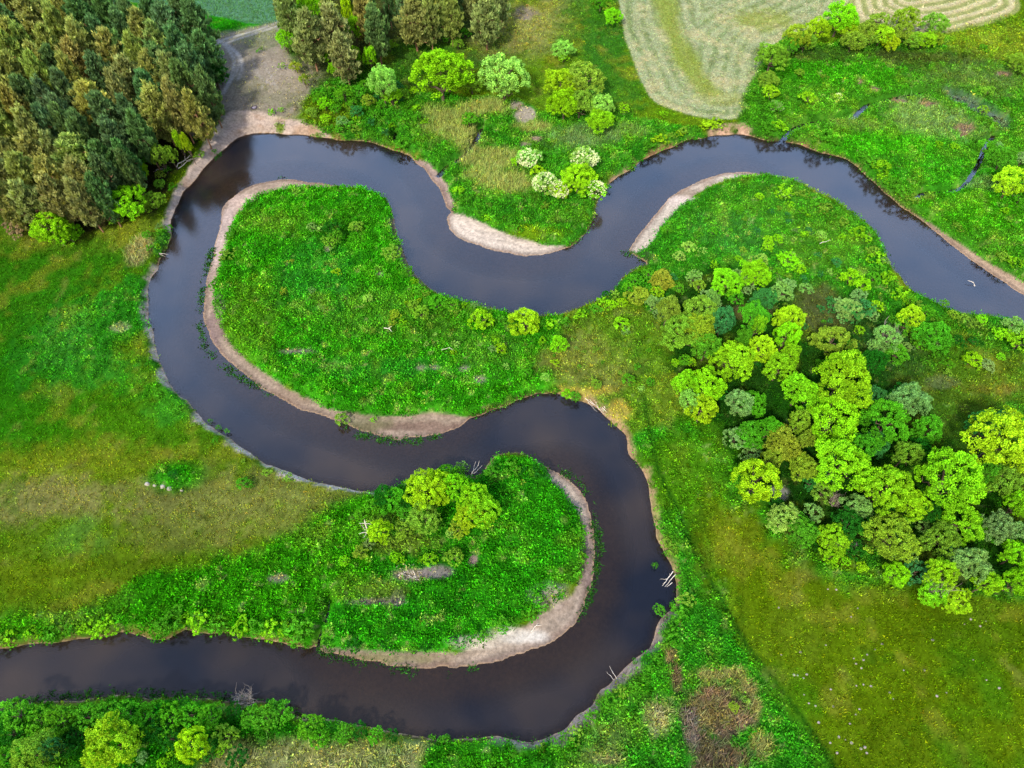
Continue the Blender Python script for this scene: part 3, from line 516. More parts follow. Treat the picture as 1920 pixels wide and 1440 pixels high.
def broad(seed, nl=20, sub=32, per=56, leaf=.068, rag=1.05):
    r = np.random.default_rng(seed); PP, DD, TT, HH, lob = [], [], [], [], []
    for i in range(nl):
        a = i * 2.399 + r.uniform(-.4, .4); f = (i + .5) / nl; el = math.asin(min(1, 1.0 - 1.25 * f)) if 1 - 1.25 * f > -1 else 0
        rr = r.uniform(.22, .44) * rag; d = np.array([math.cos(a) * math.cos(el), math.sin(a) * math.cos(el), math.sin(el)])
        lob.append((d * np.array([.66, .66, .60]) * r.uniform(.75, 1.22), rr))
    lob.append((np.array([0, 0, .1]), .5))
    for ci_, (c, rr) in enumerate(lob):
        lt = r.normal(1, .10); lh = r.random() * .5
        for k in range(sub):
            d = r.normal(0, 1, 3); d /= np.linalg.norm(d)
            if d[2] < -.45: d[2] *= -.6
            sc = c + d * rr * r.uniform(.75, 1.08); sr = rr * r.uniform(.22, .40)
            if any(np.linalg.norm(sc - c2) < r2 * .78 for c2, r2 in lob): continue
            e = r.normal(0, 1, (per, 3)) + d * .8; e /= np.linalg.norm(e, axis=1)[:, None]
            PP.append(sc + e * sr * r.uniform(.4, 1.15, (per, 1)))
            q = r.normal(0, 1, (per, 3)) + e * .7; DD.append(q / np.linalg.norm(q, axis=1)[:, None])
            TT.append(lt * r.normal(1, .15) * r.normal(1, .26, per)); HH.append(np.clip(lh + r.normal(0, .2) + r.normal(0, .15, per), 0, 1))
    P = np.concatenate(PP); D = np.concatenate(DD)
    V, F, t, h = leaves(P, D, leaf, leaf * .7, r, np.concatenate(TT).clip(.35, 1.8), np.concatenate(HH))
    V = V * [1, 1, .40]; V[:, 2] += .60                  # unit tree: crown radius 1, total height 1
    me = mesh_np('crown', V, F, {'tone': ('FLOAT', t), 'hue': ('FLOAT', h)}); me.materials.append(M_leaf)
    L = [(bend((0, 0, -.04), (0, 0, .72), r, .03, 5), [.075, .065, .055, .045, .035, .02])]
    for k in range(8):
        a = k * 2.4; z0 = r.uniform(.18, .5); L.append((bend((0, 0, z0), (.62 * math.cos(a), .62 * math.sin(a), z0 + r.uniform(.12, .34)), r, .06), [.035, .028, .02, .013, .006]))
    TV, TF = tubes(L); tm = mesh_np('trunk', TV, TF, None, True); tm.materials.append(M_bark)
    return me, tm
def pine(seed, nb=88, tip=.125, dense=15):
    r = np.random.default_rng(seed); PP, DD, TT, HH = [], [], [], []
    lean = r.normal(0, .03, 2); L = []
    def axis(z): return np.array([lean[0] * z + .02 * math.sin(5 * z), lean[1] * z, z])
    for i in range(nb):
        f = (i + r.random()) / nb; z = .17 + .81 * f; a = i * 2.399 + r.normal(0, .3)
        env = (math.sin(math.pi * min(1, (z - .05) / .97)) ** .75) * (1.05 - .30 * f)
        rad = 1.02 * env * (1 - .22 * f ** 2.2) * r.uniform(.60, 1.14); rise = r.uniform(.01, .07) + .05 * f
        b = axis(z); e = b + np.array([rad * math.cos(a), rad * math.sin(a), rise])
        if i % 3 == 0: L.append((bend(b, e, r, .03), [.022, .018, .014, .009, .004]))
        bt = r.normal(1, .13); bh = r.random()
        for k in range(6):
            q = r.uniform(.35, 1.05); c = b + (e - b) * q + np.array([*r.normal(0, .07, 2), r.normal(.015, .02)]); n = dense
            d = r.normal(0, 1, (n, 3)) * [1, 1, .5]; d[:, 2] = np.abs(d[:, 2]) + .65; d[:, :2] += np.array([math.cos(a), math.sin(a)]) * .55
            d /= np.linalg.norm(d, axis=1)[:, None]; PP.append(c + d * [1, 1, .42] * tip * r.uniform(.3, 1.1, (n, 1))); DD.append(d)
            TT.append(bt * r.normal(1, .20) * r.normal(1, .16, n)); HH.append(np.clip(bh * .5 + .5 * r.random() + r.normal(0, .12, n), 0, 1))
    P = np.concatenate(PP); D = np.concatenate(DD); D2 = D * [1, 1, .42]; D2 /= np.linalg.norm(D2, axis=1)[:, None]
    V, F, t, h = leaves(P, D2, tip * 1.3, tip * .36, r, np.concatenate(TT).clip(.4, 1.8), np.concatenate(HH))
    me = mesh_np('crown', V, F, {'tone': ('FLOAT', t), 'hue': ('FLOAT', h)}); me.materials.append(M_leaf)
    L.append(([axis(z) for z in (-.03, .2, .4, .6, .8, .96)], [.065, .055, .045, .034, .02, .007]))
    TV, TF = tubes(L); tm = mesh_np('trunk', TV, TF, None, True); tm.materials.append(M_pinebark)
    return me, tm
def shrub(seed, leaf=.115): return broad(seed, 9, 18, 34, leaf, 1.25)
def bare(seed):
    r = np.random.default_rng(seed); L = []
    for k in range(26):
        a = r.uniform(0, 6.28); s = r.uniform(.3, 1); e = np.array([s * math.cos(a), s * math.sin(a), r.uniform(.55, 1)])
        p = bend((r.normal(0, .05), r.normal(0, .05), 0), e, r, .05); L.append((p, [.03, .022, .016, .011, .005]))
        for j in range(7):
            b = p[r.integers(1, 4)] * .5 + p[r.integers(2, 5)] * .5; L.append((bend(b, b + r.normal(0, .22, 3) + [0, 0, .22], r, .06, 3), [.010, .008, .006, .003]))
    TV, TF = tubes(L, 4); tm = mesh_np('branches', TV, TF); tm.materials.append(M_twig); return tm
def blossom(seed):
    r = np.random.default_rng(seed); n = 130; d = r.normal(0, 1, (n, 3)) + [.5, -.3, 0]; d[:, 2] = np.abs(d[:, 2]) + .1; d /= np.linalg.norm(d, axis=1)[:, None]
    c = d * r.uniform(.84, 1.02, (n, 1)) * [1, 1, 1]; per = 12; P = np.repeat(c, per, 0) + r.normal(0, .040, (n * per, 3)); q = r.normal(0, 1, (n * per, 3)) + [0, 0, 1.]; q /= np.linalg.norm(q, axis=1)[:, None]
    V, F, t, h = leaves(P, q, .060, .050, r, np.ones(n * per), np.zeros(n * per)); V = V * [1, 1, .40]; V[:, 2] += .60
    me = mesh_np('blossom', V, F, {'tone': ('FLOAT', t), 'hue': ('FLOAT', h)}); me.materials.append(M_blossom); return me
TINY = [broad(600 + i, 7, 9, 14, .24, 1.3)[0] for i in range(3)]
PROTO = {'broad': [broad(100 + i) for i in range(5)], 'shrub': [shrub(200 + i) for i in range(4)], 'pine': [pine(300 + i) for i in range(6)]}
BARE = [bare(400 + i) for i in range(2)]; BLOS = [blossom(500 + i) for i in range(2)]

PAL = {'lime': ((126,192,26), 'bright lime-green'), 'yel': ((148,194,28), 'yellow-green'), 'grn': ((80,154,30), 'mid-green'), 'olv': ((118,162,46), 'olive-green'),
       'och': ((136,162,42), 'ochre-tinted'), 'gry': ((118,162,82), 'grey-green'), 'teal': ((58,128,62), 'blue-green'), 'drk': ((36,104,26), 'dark green'), 'pal': ((138,188,78), 'pale green'),
       'pol': ((146,156,88), 'olive-tipped'), 'pbl': ((92,126,80), 'blue-green'), 'pbr': ((138,148,88), 'brownish'), 'brn': ((150,130,90), 'brown')}
FK = .60
cnt = [0]; ROWS = []
def plant(kind, px, py, w, col, zone, group, h=None, hp=None):
    """kind b/s/p/j/x/f; px,py,w: crown centre and width in the photo"""
    d0 = proj(*unproj(px, py, 3.), 3.)[2]; rad = w / 2 * d0 / FPX * (1.02 if kind == 'b' else 1.05)
    if h and kind == 'b': h = max(h, 1.9 * rad)
    if h is None: h = {'p': 15., 'b': max(2.15 * rad, 2.5), 's': max(1.7 * rad, .8), 'j': rad * 5, 'x': 2.2 * rad, 'f': 1.7 * rad}[kind]
    gz = 0.
    for _ in range(2):
        x, y = unproj(px, py, gz + .60 * h); gz = float(samp(Z, np.array([float(x)]), np.array([float(y)]))[0])
    gz = max(gz, WZ + .1)
    ROWS.append(dict(kind=kind, x=float(x), y=float(y), z=gz, r=rad, h=h, col=col, zone=zone, group=group, px=px, py=py))
def table(txt, zonef, group, sc=1., ox=0., oy=0., hmin=0.):
    for ln in txt.replace('\n', ';').split(';'):
        f = ln.split()
        if not f: continue
        k, col, x, y, w_ = f[0], f[1], float(f[2]), float(f[3]), float(f[4]); h = float(f[5]) if len(f) > 5 else None
        px, py = ox + x / sc, oy + y / sc; ww = w_ / sc
        if h is None and k == 'b' and hmin:
            h = max(hmin, 1.7 * ww / 2 * proj(*unproj(px, py), 0)[2] / FPX)
        plant(k, px, py, ww, col, zonef(px, py) if callable(zonef) else zonef, group, h)

# pine wood (photo pixels), row by row
pinerows = [
 [(15,15,52,'pol'),(60,8,50,'pol'),(110,10,60,'pbl'),(150,22,50,'pbl'),(188,12,46,'pbl'),(-25,25,60,'pol')],
 [(68,45,66,'pol'),(125,35,50,'pol'),(165,52,72,'pbl'),(208,42,46,'pbl'),(20,55,52,'pbl'),(250,48,44,'pbl'),(290,42,44,'pbl'),(345,38,56,'pbl')],
 [(375,62,60,'pbl'),(320,64,60,'pbl'),(272,68,50,'pol'),(238,68,42,'pbl'),(120,68,44,'pol'),(195,82,50,'pbl'),(-10,90,60,'pol'),(40,92,50,'pol')],
 [(55,96,50,'pol'),(100,98,46,'pol'),(165,100,52,'pol'),(300,92,46,'pol'),(340,106,56,'pbl'),(388,108,56,'pbl'),(230,112,60,'pbl')],
 [(32,116,50,'pol'),(150,126,62,'pol'),(222,118,56,'pol'),(266,122,48,'pol'),(84,132,42,'pol'),(112,138,46,'pbl'),(305,138,56,'pbl'),(365,140,56,'pbl')],
 [(36,152,66,'pol'),(144,160,42,'pol'),(88,162,48,'pol'),(250,158,64,'pol'),(290,146,50,'pol'),(328,150,56,'pol'),(5,168,60,'pol'),(195,150,50,'pbl')],
 [(352,172,54,'pbl'),(235,192,42,'pol'),(180,206,72,'pol'),(60,196,54,'pbl'),(100,205,44,'pbl'),(285,185,54,'pbl'),(390,175,46,'pbl'),(135,190,46,'pbl')],
 [(300,214,66,'pol'),(336,208,42,'pol'),(372,222,44,'pol'),(42,216,50,'pol'),(8,224,54,'pol'),(248,228,42,'pbl'),(125,228,46,'pbl'),(210,235,56,'pbl')],
 [(165,262,50,'pbl'),(132,250,42,'pbl'),(70,262,56,'pol'),(15,268,60,'pol'),(100,250,46,'pbl'),(222,270,54,'pbl'),(270,262,46,'pbl')],
 [(68,300,66,'pol'),(150,300,84,'pol'),(108,288,46,'pol'),(25,305,60,'pol'),(200,310,54,'pbl'),(240,305,40,'pbl'),(-20,300,60,'pbr')],
 [(58,340,60,'pol'),(108,345,66,'pol'),(165,350,62,'pol'),(15,345,60,'pbr'),(205,340,46,'pbl'),(245,325,36,'pbl')],
 [(60,385,60,'pbr'),(108,378,62,'pol'),(20,388,50,'pbr'),(160,385,50,'pbr'),(195,375,40,'pbl')]]
ORD = ['zeroth','first','second','third','fourth','fifth','sixth','seventh','eighth','ninth','tenth','eleventh','twelfth','thirteenth','fourteenth','fifteenth','sixteenth','seventeenth','eighteenth','nineteenth','twentieth']
for ri, row in enumerate(pinerows):
    for (x, y, w_, c) in row: plant('p', x, y, w_, c, "in the pine wood's %s row" % ORD[ri + 1], 'pines of the wood on the sand bluff', 14. if ri < 9 else 12.5)
# fringe of the pine wood
table('''b drk 402 140 42 7; s drk 398 112 30 ; s grn 415 152 16; s olv 385 188 34; s grn 392 206 26; s olv 395 222 22; s grn 410 200 8
b lime 231 380 74 7.5; b lime 100 432 60; s lime 72 432 36; s lime 128 440 44; s olv 285 375 40; s olv 268 388 24; s olv 300 345 22; s grn 265 300 26; b yel 264 318 28 6; b olv 300 296 34 7
b yel 336 268 15 8; b yel 352 275 15 8; b olv 318 290 24 7; s grn 363 258 10; b lime 88 272 22 9; b lime 100 296 18 8; b lime 52 256 14 9; s olv 215 400 40; s grn 312 318 14; s olv 378 298 18; s grn 405 292 10; s olv 300 328 18; s grn 322 352 16
x brn 232 290 34; x brn 352 232 20 6; s brn 30 428 36''', "on the pine wood's fringe", 'bushes and young trees fringing the pine wood')
table('''s grn 316 432 16; s grn 306 448 14; s lime 300 470 12; s grn 275 440 18; s grn 280 465 14; s gry 298 425 14''', 'on the bank below the pines', 'scrub on the grassy bank')
# north-centre, coordinates in a 2.667x enlargement whose origin is (480,0)
table('''p pbr 165 90 125 13; p pbr 270 205 165 13; p pbr 395 180 160 13; p pbr 440 290 130 12; p pbr 545 100 130 13; p pbl 605 180 130 13; p pbr 790 110 170 13; p pbr 870 110 110 13; p pbr 975 85 120 13; p pbr 1152 115 155 12
p pbr 370 60 90 13; p pbl 500 10 90 13; p pbl 560 20 80 13; p pbl 750 10 100 13; p pbr 880 5 100 13; p pbr 1085 10 130 13; p pbr 1230 10 80 12; p pbr 130 30 90 13; p pbl 660 10 60 12; p pbl 1000 15 90 13''', 'in clump beyond the dirt yard', 'pines beyond the dirt yard', 2.667, 480, 0)
table('''b lime 265 45 110 11; b yel 460 60 66 12; b lime 492 150 70 10; b lime 570 290 72 8; b lime 495 285 54 7; b lime 145 205 78 6; b lime 365 290 58 5; b lime 385 350 50 4
s och 200 335 62; j och 241 395 46 4; s grn 1043 165 55; s grn 955 190 52; s olv 1010 218 62; s olv 670 230 60; s olv 130 330 34; s olv 25 250 24; s grn 10 262 20''', 'among pines beyond the dirt yard', 'young trees among the far pines', 2.667, 480, 0)
table('''b lime 925 362 272 9; b olv 1080 415 104 5; b pal 1240 382 232 8.5; b pal 632 425 128 10; b lime 680 480 90 5
s grn 315 490 70; s lime 345 520 70; s lime 350 585 56; s grn 440 465 88; s grn 515 460 74; s grn 365 452 42; s gry 430 610 60; s olv 565 505 70; s olv 735 470 56; s gry 450 398 48; s yel 788 455 44; s grn 480 510 50; s grn 540 420 44; s teal 500 560 60; s grn 400 545 56; s teal 700 430 60; s grn 620 520 50; s lime 75 548 34; s lime 122 544 28; s olv 280 560 60; s olv 245 600 40''', 'between dirt yard and reed marsh', 'trees and shrubs on the north bank', 2.667, 480, 0)
table('''b yel 1525 420 150 7; b olv 1645 405 175 8; b lime 1540 525 150 7; b olv 1620 515 130 7; b pal 1730 540 120 5.5; b lime 1720 608 122 5; s pal 1690 470 70; s olv 1460 530 40
s pal 1535 245 96; s lime 1535 290 50; s lime 1785 82 86; s olv 1765 38 74; s grn 1725 5 100; s lime 1840 540 52; s lime 2035 570 42; s olv 1590 25 24; s grn 1650 145 16''', 'left of the hay field', 'trees and shrubs left of the hay field', 2.667, 480, 0)
table('''f pal 1365 795 112; s lime 1308 808 60; s yel 1412 862 78; f pal 1445 925 125; f yel 1520 950 104; f pal 1640 800 130; b yel 1610 895 150 4.5; f lime 1690 955 112; s grn 1570 840 60; s olv 1450 1030 40; s grn 1760 950 30''', 'on the reed marsh point', 'blossoming shrubs on the marsh point', 2.667, 480, 0)
# windbreak by the hay field and the east marsh
table('''b olv 1447 110 56 6.5; s olv 1440 150 34; s lime 1447 172 30; s grn 1452 200 26; b och 1495 72 50 6; b grn 1482 86 36 5; s olv 1510 80 36; b yel 1535 55 44 5.5; b lime 1575 36 60 7; b yel 1590 55 40 5; s olv 1622 62 40; b olv 1650 40 46 6; b yel 1655 64 44 5; s olv 1635 72 34; b och 1697 38 46 6; s olv 1692 62 40; b olv 1752 45 46 6; b lime 1735 72 40 5; s och 1755 72 32; s olv 1600 78 40; s yel 1670 80 34; s olv 1712 76 34''', "in the hay fields' tree line", 'tree line under the hay fields')
table('''s lime 1515 182 28; f yel 1573 180 14 .9; s olv 1545 145 14; s olv 1500 135 16; b yel 1897 345 62 4.5; b grn 1880 298 46 4; s grn 1850 280 34; s gry 1918 300 30; s olv 1908 116 34; s olv 1925 130 30; s lime 1760 270 14; s olv 1708 185 14; s gry 1455 200 24; s lime 1790 275 16; s olv 1850 172 22; s olv 1845 205 20; s gry 1870 275 20; s grn 1915 370 30; s lime 1885 395 16; s olv 1815 100 14; s grn 1845 90 16''', 'on the east marsh', 'shrubs of the east marsh')
# big tongue and neck
table('''s drk 620 428 34; s grn 628 445 30; s olv 668 425 26; s olv 617 452 28; s olv 735 475 34; s olv 775 572 20; s olv 790 588 30; s grn 820 568 32; s grn 845 572 26; s lime 870 572 12; s gry 888 572 14; s lime 905 600 40; s och 740 590 20; s och 735 605 16; s och 546 490 10; s och 533 545 14; s lime 755 605 14; s yel 630 510 16; s gry 585 545 14
s yel 985 607 58 4; s lime 1017 638 16; b lime 1048 645 34 3.5; s yel 1040 680 16; s lime 930 640 14; s lime 940 655 20; s lime 925 632 10; s pal 855 645 14; s olv 700 620 14; s pal 600 430 14; s gry 585 425 18; s gry 925 655 16; s pal 690 560 18; s pal 800 645 12''', 'on the big tongue of land', 'shrubs on the big tongue')
table('''s och 1240 525 42 3; s och 1195 557 44 3; s lime 1148 570 18; s lime 1168 568 20; s lime 1165 605 28; s gry 1245 572 26; s drk 1136 553 20; s grn 1190 525 26; s grn 1215 515 24; s lime 1232 550 28; s pal 1275 482 20; s pal 1290 462 24; s pal 1318 470 14; s gry 1175 620 16; s olv 1150 645 12; s grn 1215 545 20; s grn 1180 540 26; s grn 1270 540 22; s teal 1262 520 16
s grn 1310 440 14; s lime 1385 485 14; s grn 1250 430 20; s lime 1440 450 20; s lime 1458 448 18''', 'on the neck by the river', 'shrubs at the neck')
# the right-hand wood; enlargement 2.483x with origin (1200,560)
def wz(px, py):
    if py < 620 and px < 1500: return "at the right wood's top left"
    if py < 640: return 'in scrub beside the upper river'
    if px < 1400: return "in the right wood's left block"
    if px > 1800: return "at the right wood's right edge"
    if py < 800: return "in the right wood's upper middle"
    if py < 930: return "in the right wood's centre"
    if px < 1620: return "on the right wood's meadow side"
    return "at the right wood's foot"
table('''b olv 275 60 150; b olv 195 165 180; b och 265 150 150; b teal 385 110 112; b grn 310 230 120; b lime 430 290 180; b grn 530 90 132; b yel 690 110 132; b lime 680 180 116; b yel 560 240 120; b lime 650 320 130; b lime 695 265 88; b lime 210 400 112; b lime 305 405 175; b yel 290 520 140; b pal 230 470 92; b gry 460 490 118 6
b olv 900 190 172; b drk 1090 300 100 6; b lime 940 380 244 11; b lime 740 440 160; b lime 890 570 226; b olv 740 580 90 6; b lime 935 770 228 10; b grn 1030 700 130; b grn 1150 580 230; b gry 1250 480 170; b grn 1335 620 112; b teal 1080 460 100 6; b olv 1240 730 116 7; b lime 1140 890 212 9; b lime 1430 840 246 12; b yel 1262 960 136 7; b lime 1500 1050 190
s gry 445 650 116; s gry 520 720 92; b yel 540 850 190 8; b grn 600 610 100 6; b och 655 680 150 6; b och 610 745 92 5; b och 762 790 122 5; b och 770 660 76 6; s olv 850 900 100; x brn 912 940 80; b gry 1010 970 130 5; b drk 970 1050 132 5; s gry 810 1000 92; b pal 670 1030 142 5; b grn 745 1090 132 5; s lime 850 1120 62; b och 1170 1110 220 5; s gry 1330 1060 104; s gry 1230 1180 112; b olv 1400 1120 152; b gry 1530 1240 152; b yel 1390 1280 132; x brn 1372 1335 130; b lime 1615 1330 112; b lime 1190 1280 110 4; s lime 890 1200 66; s lime 955 1220 46; s yel 1030 1250 52; s lime 900 1240 34
b yel 1665 665 250 11; b teal 1600 600 130 8; b olv 1690 850 152; b lime 1765 960 112; b gry 1670 1070 132; b gry 1755 1100 112; b lime 1750 1195 122; b lime 1765 1320 122; b yel 1480 1400 130 4; b lime 1360 1375 120 4; b grn 1610 820 100 6; b drk 1300 700 90 6; b drk 1060 820 90 5; b drk 1340 1000 100 5; b teal 1450 1200 90 5; b drk 640 960 60 3; b grn 1780 750 110; b teal 1700 560 100; s grn 470 200 60; b grn 480 190 66 6; b lime 545 130 60; s lime 165 300 40; s lime 240 300 44; s grn 210 290 60
b olv 130 60 120; b gry 330 20 70; b gry 60 20 60 4; s gry 90 70 60''', wz, 'trees of the right-hand wood', 2.483, 1200, 560, 7.0)
table('''s gry 1150 190 132; b yel 1265 82 112 5; s grn 1370 170 152; s lime 1545 285 80; s gry 1615 310 62; s lime 1690 165 72; s lime 1682 272 42; s lime 1770 205 96; s gry 975 50 110; s teal 1040 40 90; s teal 900 30 70; s lime 1100 32 62; s lime 1590 95 52; s gry 1742 115 92; s olv 1782 160 60; x brn 1160 170 90; s grn 1240 120 90; s lime 1265 150 50; s gry 1110 230 90; s grn 1200 260 110; s grn 1310 210 70; s teal 600 -10 90; s teal 560 10 70; s gry 1080 80 60; s gry 940 90 50; s grn 1330 60 70; s olv 1460 75 50; s grn 1420 20 40''', wz, 'scrub between wood and upper river', 2.483, 1200, 560)
table('''b lime 1360 530 54 4; b lime 1418 515 50 4; s gry 1385 520 30; s teal 1430 560 46; s gry 1467 550 40; s lime 1475 488 36; s lime 1502 505 20; s pal 1430 487 22; s gry 1428 490 16; s lime 1595 520 38; s lime 1618 535 30; s gry 1610 556 30; s gry 1580 575 34; s teal 1600 585 40; s lime 1508 440 14; s lime 1440 460 22; s pal 1540 440 18; s gry 1480 535 26; s gry 1510 540 24; s grn 1380 560 30; s grn 1460 510 20; s grn 1560 470 18; s olv 1640 470 16; s gry 1660 490 16; s grn 1705 560 22; s grn 1640 520 22; s teal 1500 610 20; s gry 1400 545 18; s gry 1330 562 40; s gry 1300 520 30; s olv 1310 535 26''', 'in scrub above the right wood', 'scrub above the right-hand wood')
def sprinkle(pts, n, wr, cols, zone, group, seed, kinds='s'):
    r = random.Random(seed); xs = [p[0] for p in pts]; ys = [p[1] for p in pts]; c = 0; t = 0
    while c < n and t < n * 60:
        t += 1; x = r.uniform(min(xs), max(xs)); y = r.uniform(min(ys), max(ys)); ins = False
        for i in range(len(pts)):
            (ax, ay), (bx, by) = pts[i], pts[(i + 1) % len(pts)]
            if (ay > y) != (by > y) and x < (bx - ax) * (y - ay) / (by - ay) + ax: ins = not ins
        if not ins or any((q['px'] - x) ** 2 + (q['py'] - y) ** 2 < 10 ** 2 for q in ROWS): continue
        gx_, gy_ = unproj(x, y)
        if float(samp(dl, np.array([float(gx_)]), np.array([float(gy_)]))[0]) < 1.: continue
        plant('s', x, y, r.uniform(*wr) * (.7 + .6 * (y > 700)), r.choice(cols), zone, group); c += 1
sprinkle([(1280,440),(1380,370),(1480,360),(1600,440),(1660,540),(1760,600),(1690,640),(1500,600),(1300,540)], 62, (11,26), ['grn','pal','gry','lime','olv','grn','teal'], 'on the upper right peninsula', 'low shrubs of the upper right peninsula', 3)
sprinkle([(760,560),(830,560),(960,600),(1040,610),(1050,720),(900,690),(760,650)], 34, (9,20), ['olv','grn','yel','pal','grn'], "on the big tongue's right end", 'low shrubs of the big tongue', 4)
sprinkle([(1060,610),(1150,570),(1240,580),(1250,720),(1180,760),(1080,700)], 24, (10,20), ['grn','olv','olv','pal'], 'on the neck of land', 'low shrubs of the neck', 5)
sprinkle([(1600,600),(1700,620),(1880,640),(1900,700),(1760,700),(1640,700)], 20, (12,26), ['grn','drk','olv','gry'], "right of the right wood's top", 'low shrubs right of the wood', 6)
sprinkle([(1280,660),(1350,560),(1500,560),(1640,680),(1740,800),(1880,900),(1900,1050),(1700,1080),(1500,1000),(1400,850)], 40, (22,44), ['grn','drk','grn','teal','lime'], "in the right wood's undergrowth", 'undergrowth bushes of the right-hand wood', 7)
sprinkle([(620,150),(760,170),(800,230),(700,255),(600,230)], 22, (12,26), ['grn','lime','grn','teal'], 'in the north bank thicket', 'north bank thicket', 8)
# small tongue
table('''b yel 800 920 74 6.5; b yel 820 908 50 6; b lime 852 912 46 5.5; b olv 797 970 56 5; b lime 890 938 56 6; b lime 905 960 60 6; b yel 880 970 50 5.5; b yel 712 998 42 5; b grn 740 940 52 4; b drk 722 932 44 3; b drk 760 925 34 3; b grn 760 955 40 4; b drk 770 940 40 4; b grn 835 888 36 3.5; b grn 858 885 26 3; s gry 868 878 24; s olv 755 992 38; s pal 763 975 26; s lime 762 906 14; s och 860 993 34; s olv 852 1043 34; s lime 805 1047 24; s lime 740 1045 18; s lime 752 1050 16; s olv 675 1035 26; s gry 690 1020 20; s grn 675 965 24; s lime 663 979 10; s lime 690 1048 10; s lime 646 1052 20; s pal 845 1000 20; s lime 790 1050 12; s grn 820 985 24; s grn 700 950 30; s lime 1400 0 1; s grn 920 885 24; s grn 897 893 12; s drk 905 935 20''', 'on the small lower tongue', 'trees and shrubs on the small tongue')
# south strip and banks
table('''b yel 215 1392 84 8; b lime 205 1405 60 6.5; b yel 185 1428 32 4; b yel 362 1397 56 8; b olv 68 1415 74 7; b teal 102 1405 36 6; s olv 425 1380 42 3; s lime 412 1408 20 1.5; x brn 460 1312 54 3; s grn 470 1345 36; s drk 440 1335 30; s lime 318 1412 16; s lime 305 1430 18; s gry 268 1420 20; s grn 500 1345 46; s grn 528 1335 42; s drk 510 1325 26; s grn 585 1362 46; s grn 600 1380 40; s grn 645 1375 34; s drk 675 1372 30; s grn 705 1378 30; s drk 735 1380 24; s grn 810 1385 14; s grn 835 1388 22; s lime 1 1 1; s grn 30 1340 56; s grn 70 1350 50; s grn 115 1350 54; s grn 160 1345 50; s grn 195 1340 46; s grn 235 1338 46; s grn 275 1345 50; s grn 320 1345 50; s grn 355 1340 46; s grn 395 1345 46; s drk 290 1365 50; s drk 140 1375 46; s drk 345 1330 30; s drk 20 1375 46; s grn 50 1400 40; s grn 15 1420 46; s drk 320 1385 40; s drk 130 1400 40; s drk 445 1420 40; s drk 390 1400 40''', 'on the south bank', 'trees and bushes of the south bank')
table('''s grn 1235 1145 22; s grn 1262 1135 14; s grn 1190 1240 10; s grn 1250 1038 14; s grn 1225 1065 12; s lime 1154 800 7; s grn 1078 748 22; s lime 1062 742 20; s grn 1040 735 16; s grn 880 225 30; s och 1375 1325 20; s drk 325 890 18; s grn 455 905 24; s grn 470 910 14; s grn 265 715 9; s grn 277 628 8; s grn 283 612 6; s grn 272 580 6; s grn 410 802 10; s grn 395 790 8; s grn 427 810 10; s lime 250 678 10; s lime 250 826 5; s lime 277 848 5; s lime 700 787 12; s olv 640 785 26''', 'along the open river banks', 'small plants along the open banks')

BIN = {}
def size_word(r): return 'tiny' if r < .9 else 'small' if r < 1.7 else 'medium-sized' if r < 2.9 else 'large' if r < 4.3 else 'very large'
INFO = {'p': ('pine_tree', 'pine tree', 'pine'), 'b': ('broadleaf_tree', 'tree', 'tree'), 's': ('shrub', 'shrub', 'shrub'), 'j': ('juniper', 'juniper', 'columnar juniper'), 'x': ('bare_bush', 'bare bush', 'leafless bush'), 'f': ('blossoming_shrub', 'flowering shrub', 'white-blossomed shrub')}
ROWS = [r for r in ROWS if r['r'] > .2 and not (r['px'] < 3 and r['py'] < 3)]
SH = sorted([r for r in ROWS if r['kind'] == 's'], key=lambda r: -r['r'] / proj(r['x'], r['y'], 0)[2]); SMALL = SH[292:]; ids = set(map(id, SMALL)); ROWS = [r for r in ROWS if id(r) not in ids]
def hedge(line, step, w_, cols, jit, seed):
    r_ = random.Random(seed); P = smooth(line, 8, False); s_ = 0; last = P[0]
    for p in P[1:]:
        s_ += math.hypot(*(p - last)); last = p
        if s_ < step: continue
        s_ = 0; x, y = p[0] + r_.uniform(-jit, jit), p[1] + r_.uniform(-jit, jit); n0 = len(ROWS); plant('s', x, y, w_ * r_.uniform(.6, 1.25), r_.choice(cols), '', ''); q_ = ROWS.pop(); q_['h'] *= .62
        if float(samp(dl, np.array([q_['x']]), np.array([q_['y']]))[0]) > .35 + .25 * q_['r']: SMALL.append(q_)
G3 = ['grn', 'lime', 'grn', 'olv']
hedge([(-40,1195),(60,1190),(160,1178),(250,1168)], 22, 34, ['grn', 'grn', 'olv', 'lime'], 7, 1)
hedge([(262,1172),(330,1165),(400,1170),(470,1178),(580,1192)], 24, 44, ['grn', 'grn', 'lime'], 8, 2)
hedge([(600,252),(660,252),(720,264),(770,278),(815,305)], 15, 26, ['olv', 'grn', 'grn'], 5, 3)
hedge([(850,340),(880,385),(940,425),(1000,443)], 22, 26, G3, 8, 4)
hedge([(1195,285),(1240,262),(1300,248),(1345,240)], 15, 24, ['yel', 'olv', 'grn'], 5, 5)
hedge([(1400,245),(1450,252),(1500,258),(1560,276),(1620,305),(1670,350),(1720,385),(1800,440),(1910,500)], 17, 30, G3, 7, 6)
hedge([(735,430),(760,505),(800,552),(870,582),(960,604),(1040,604),(1120,572),(1160,545)], 15, 24, ['grn', 'grn', 'olv', 'lime'], 6, 7)
hedge([(1440,345),(1530,375),(1600,418),(1640,462),(1670,520),(1740,578),(1850,608),(1930,630)], 16, 26, G3, 6, 8)
hedge([(430,672),(520,738),(620,778),(740,778),(860,780),(960,765),(1040,752)], 16, 24, ['grn', 'grn', 'olv'], 6, 9)
hedge([(455,402),(415,470),(402,560),(425,650)], 17, 24, ['grn', 'grn', 'olv'], 6, 10)
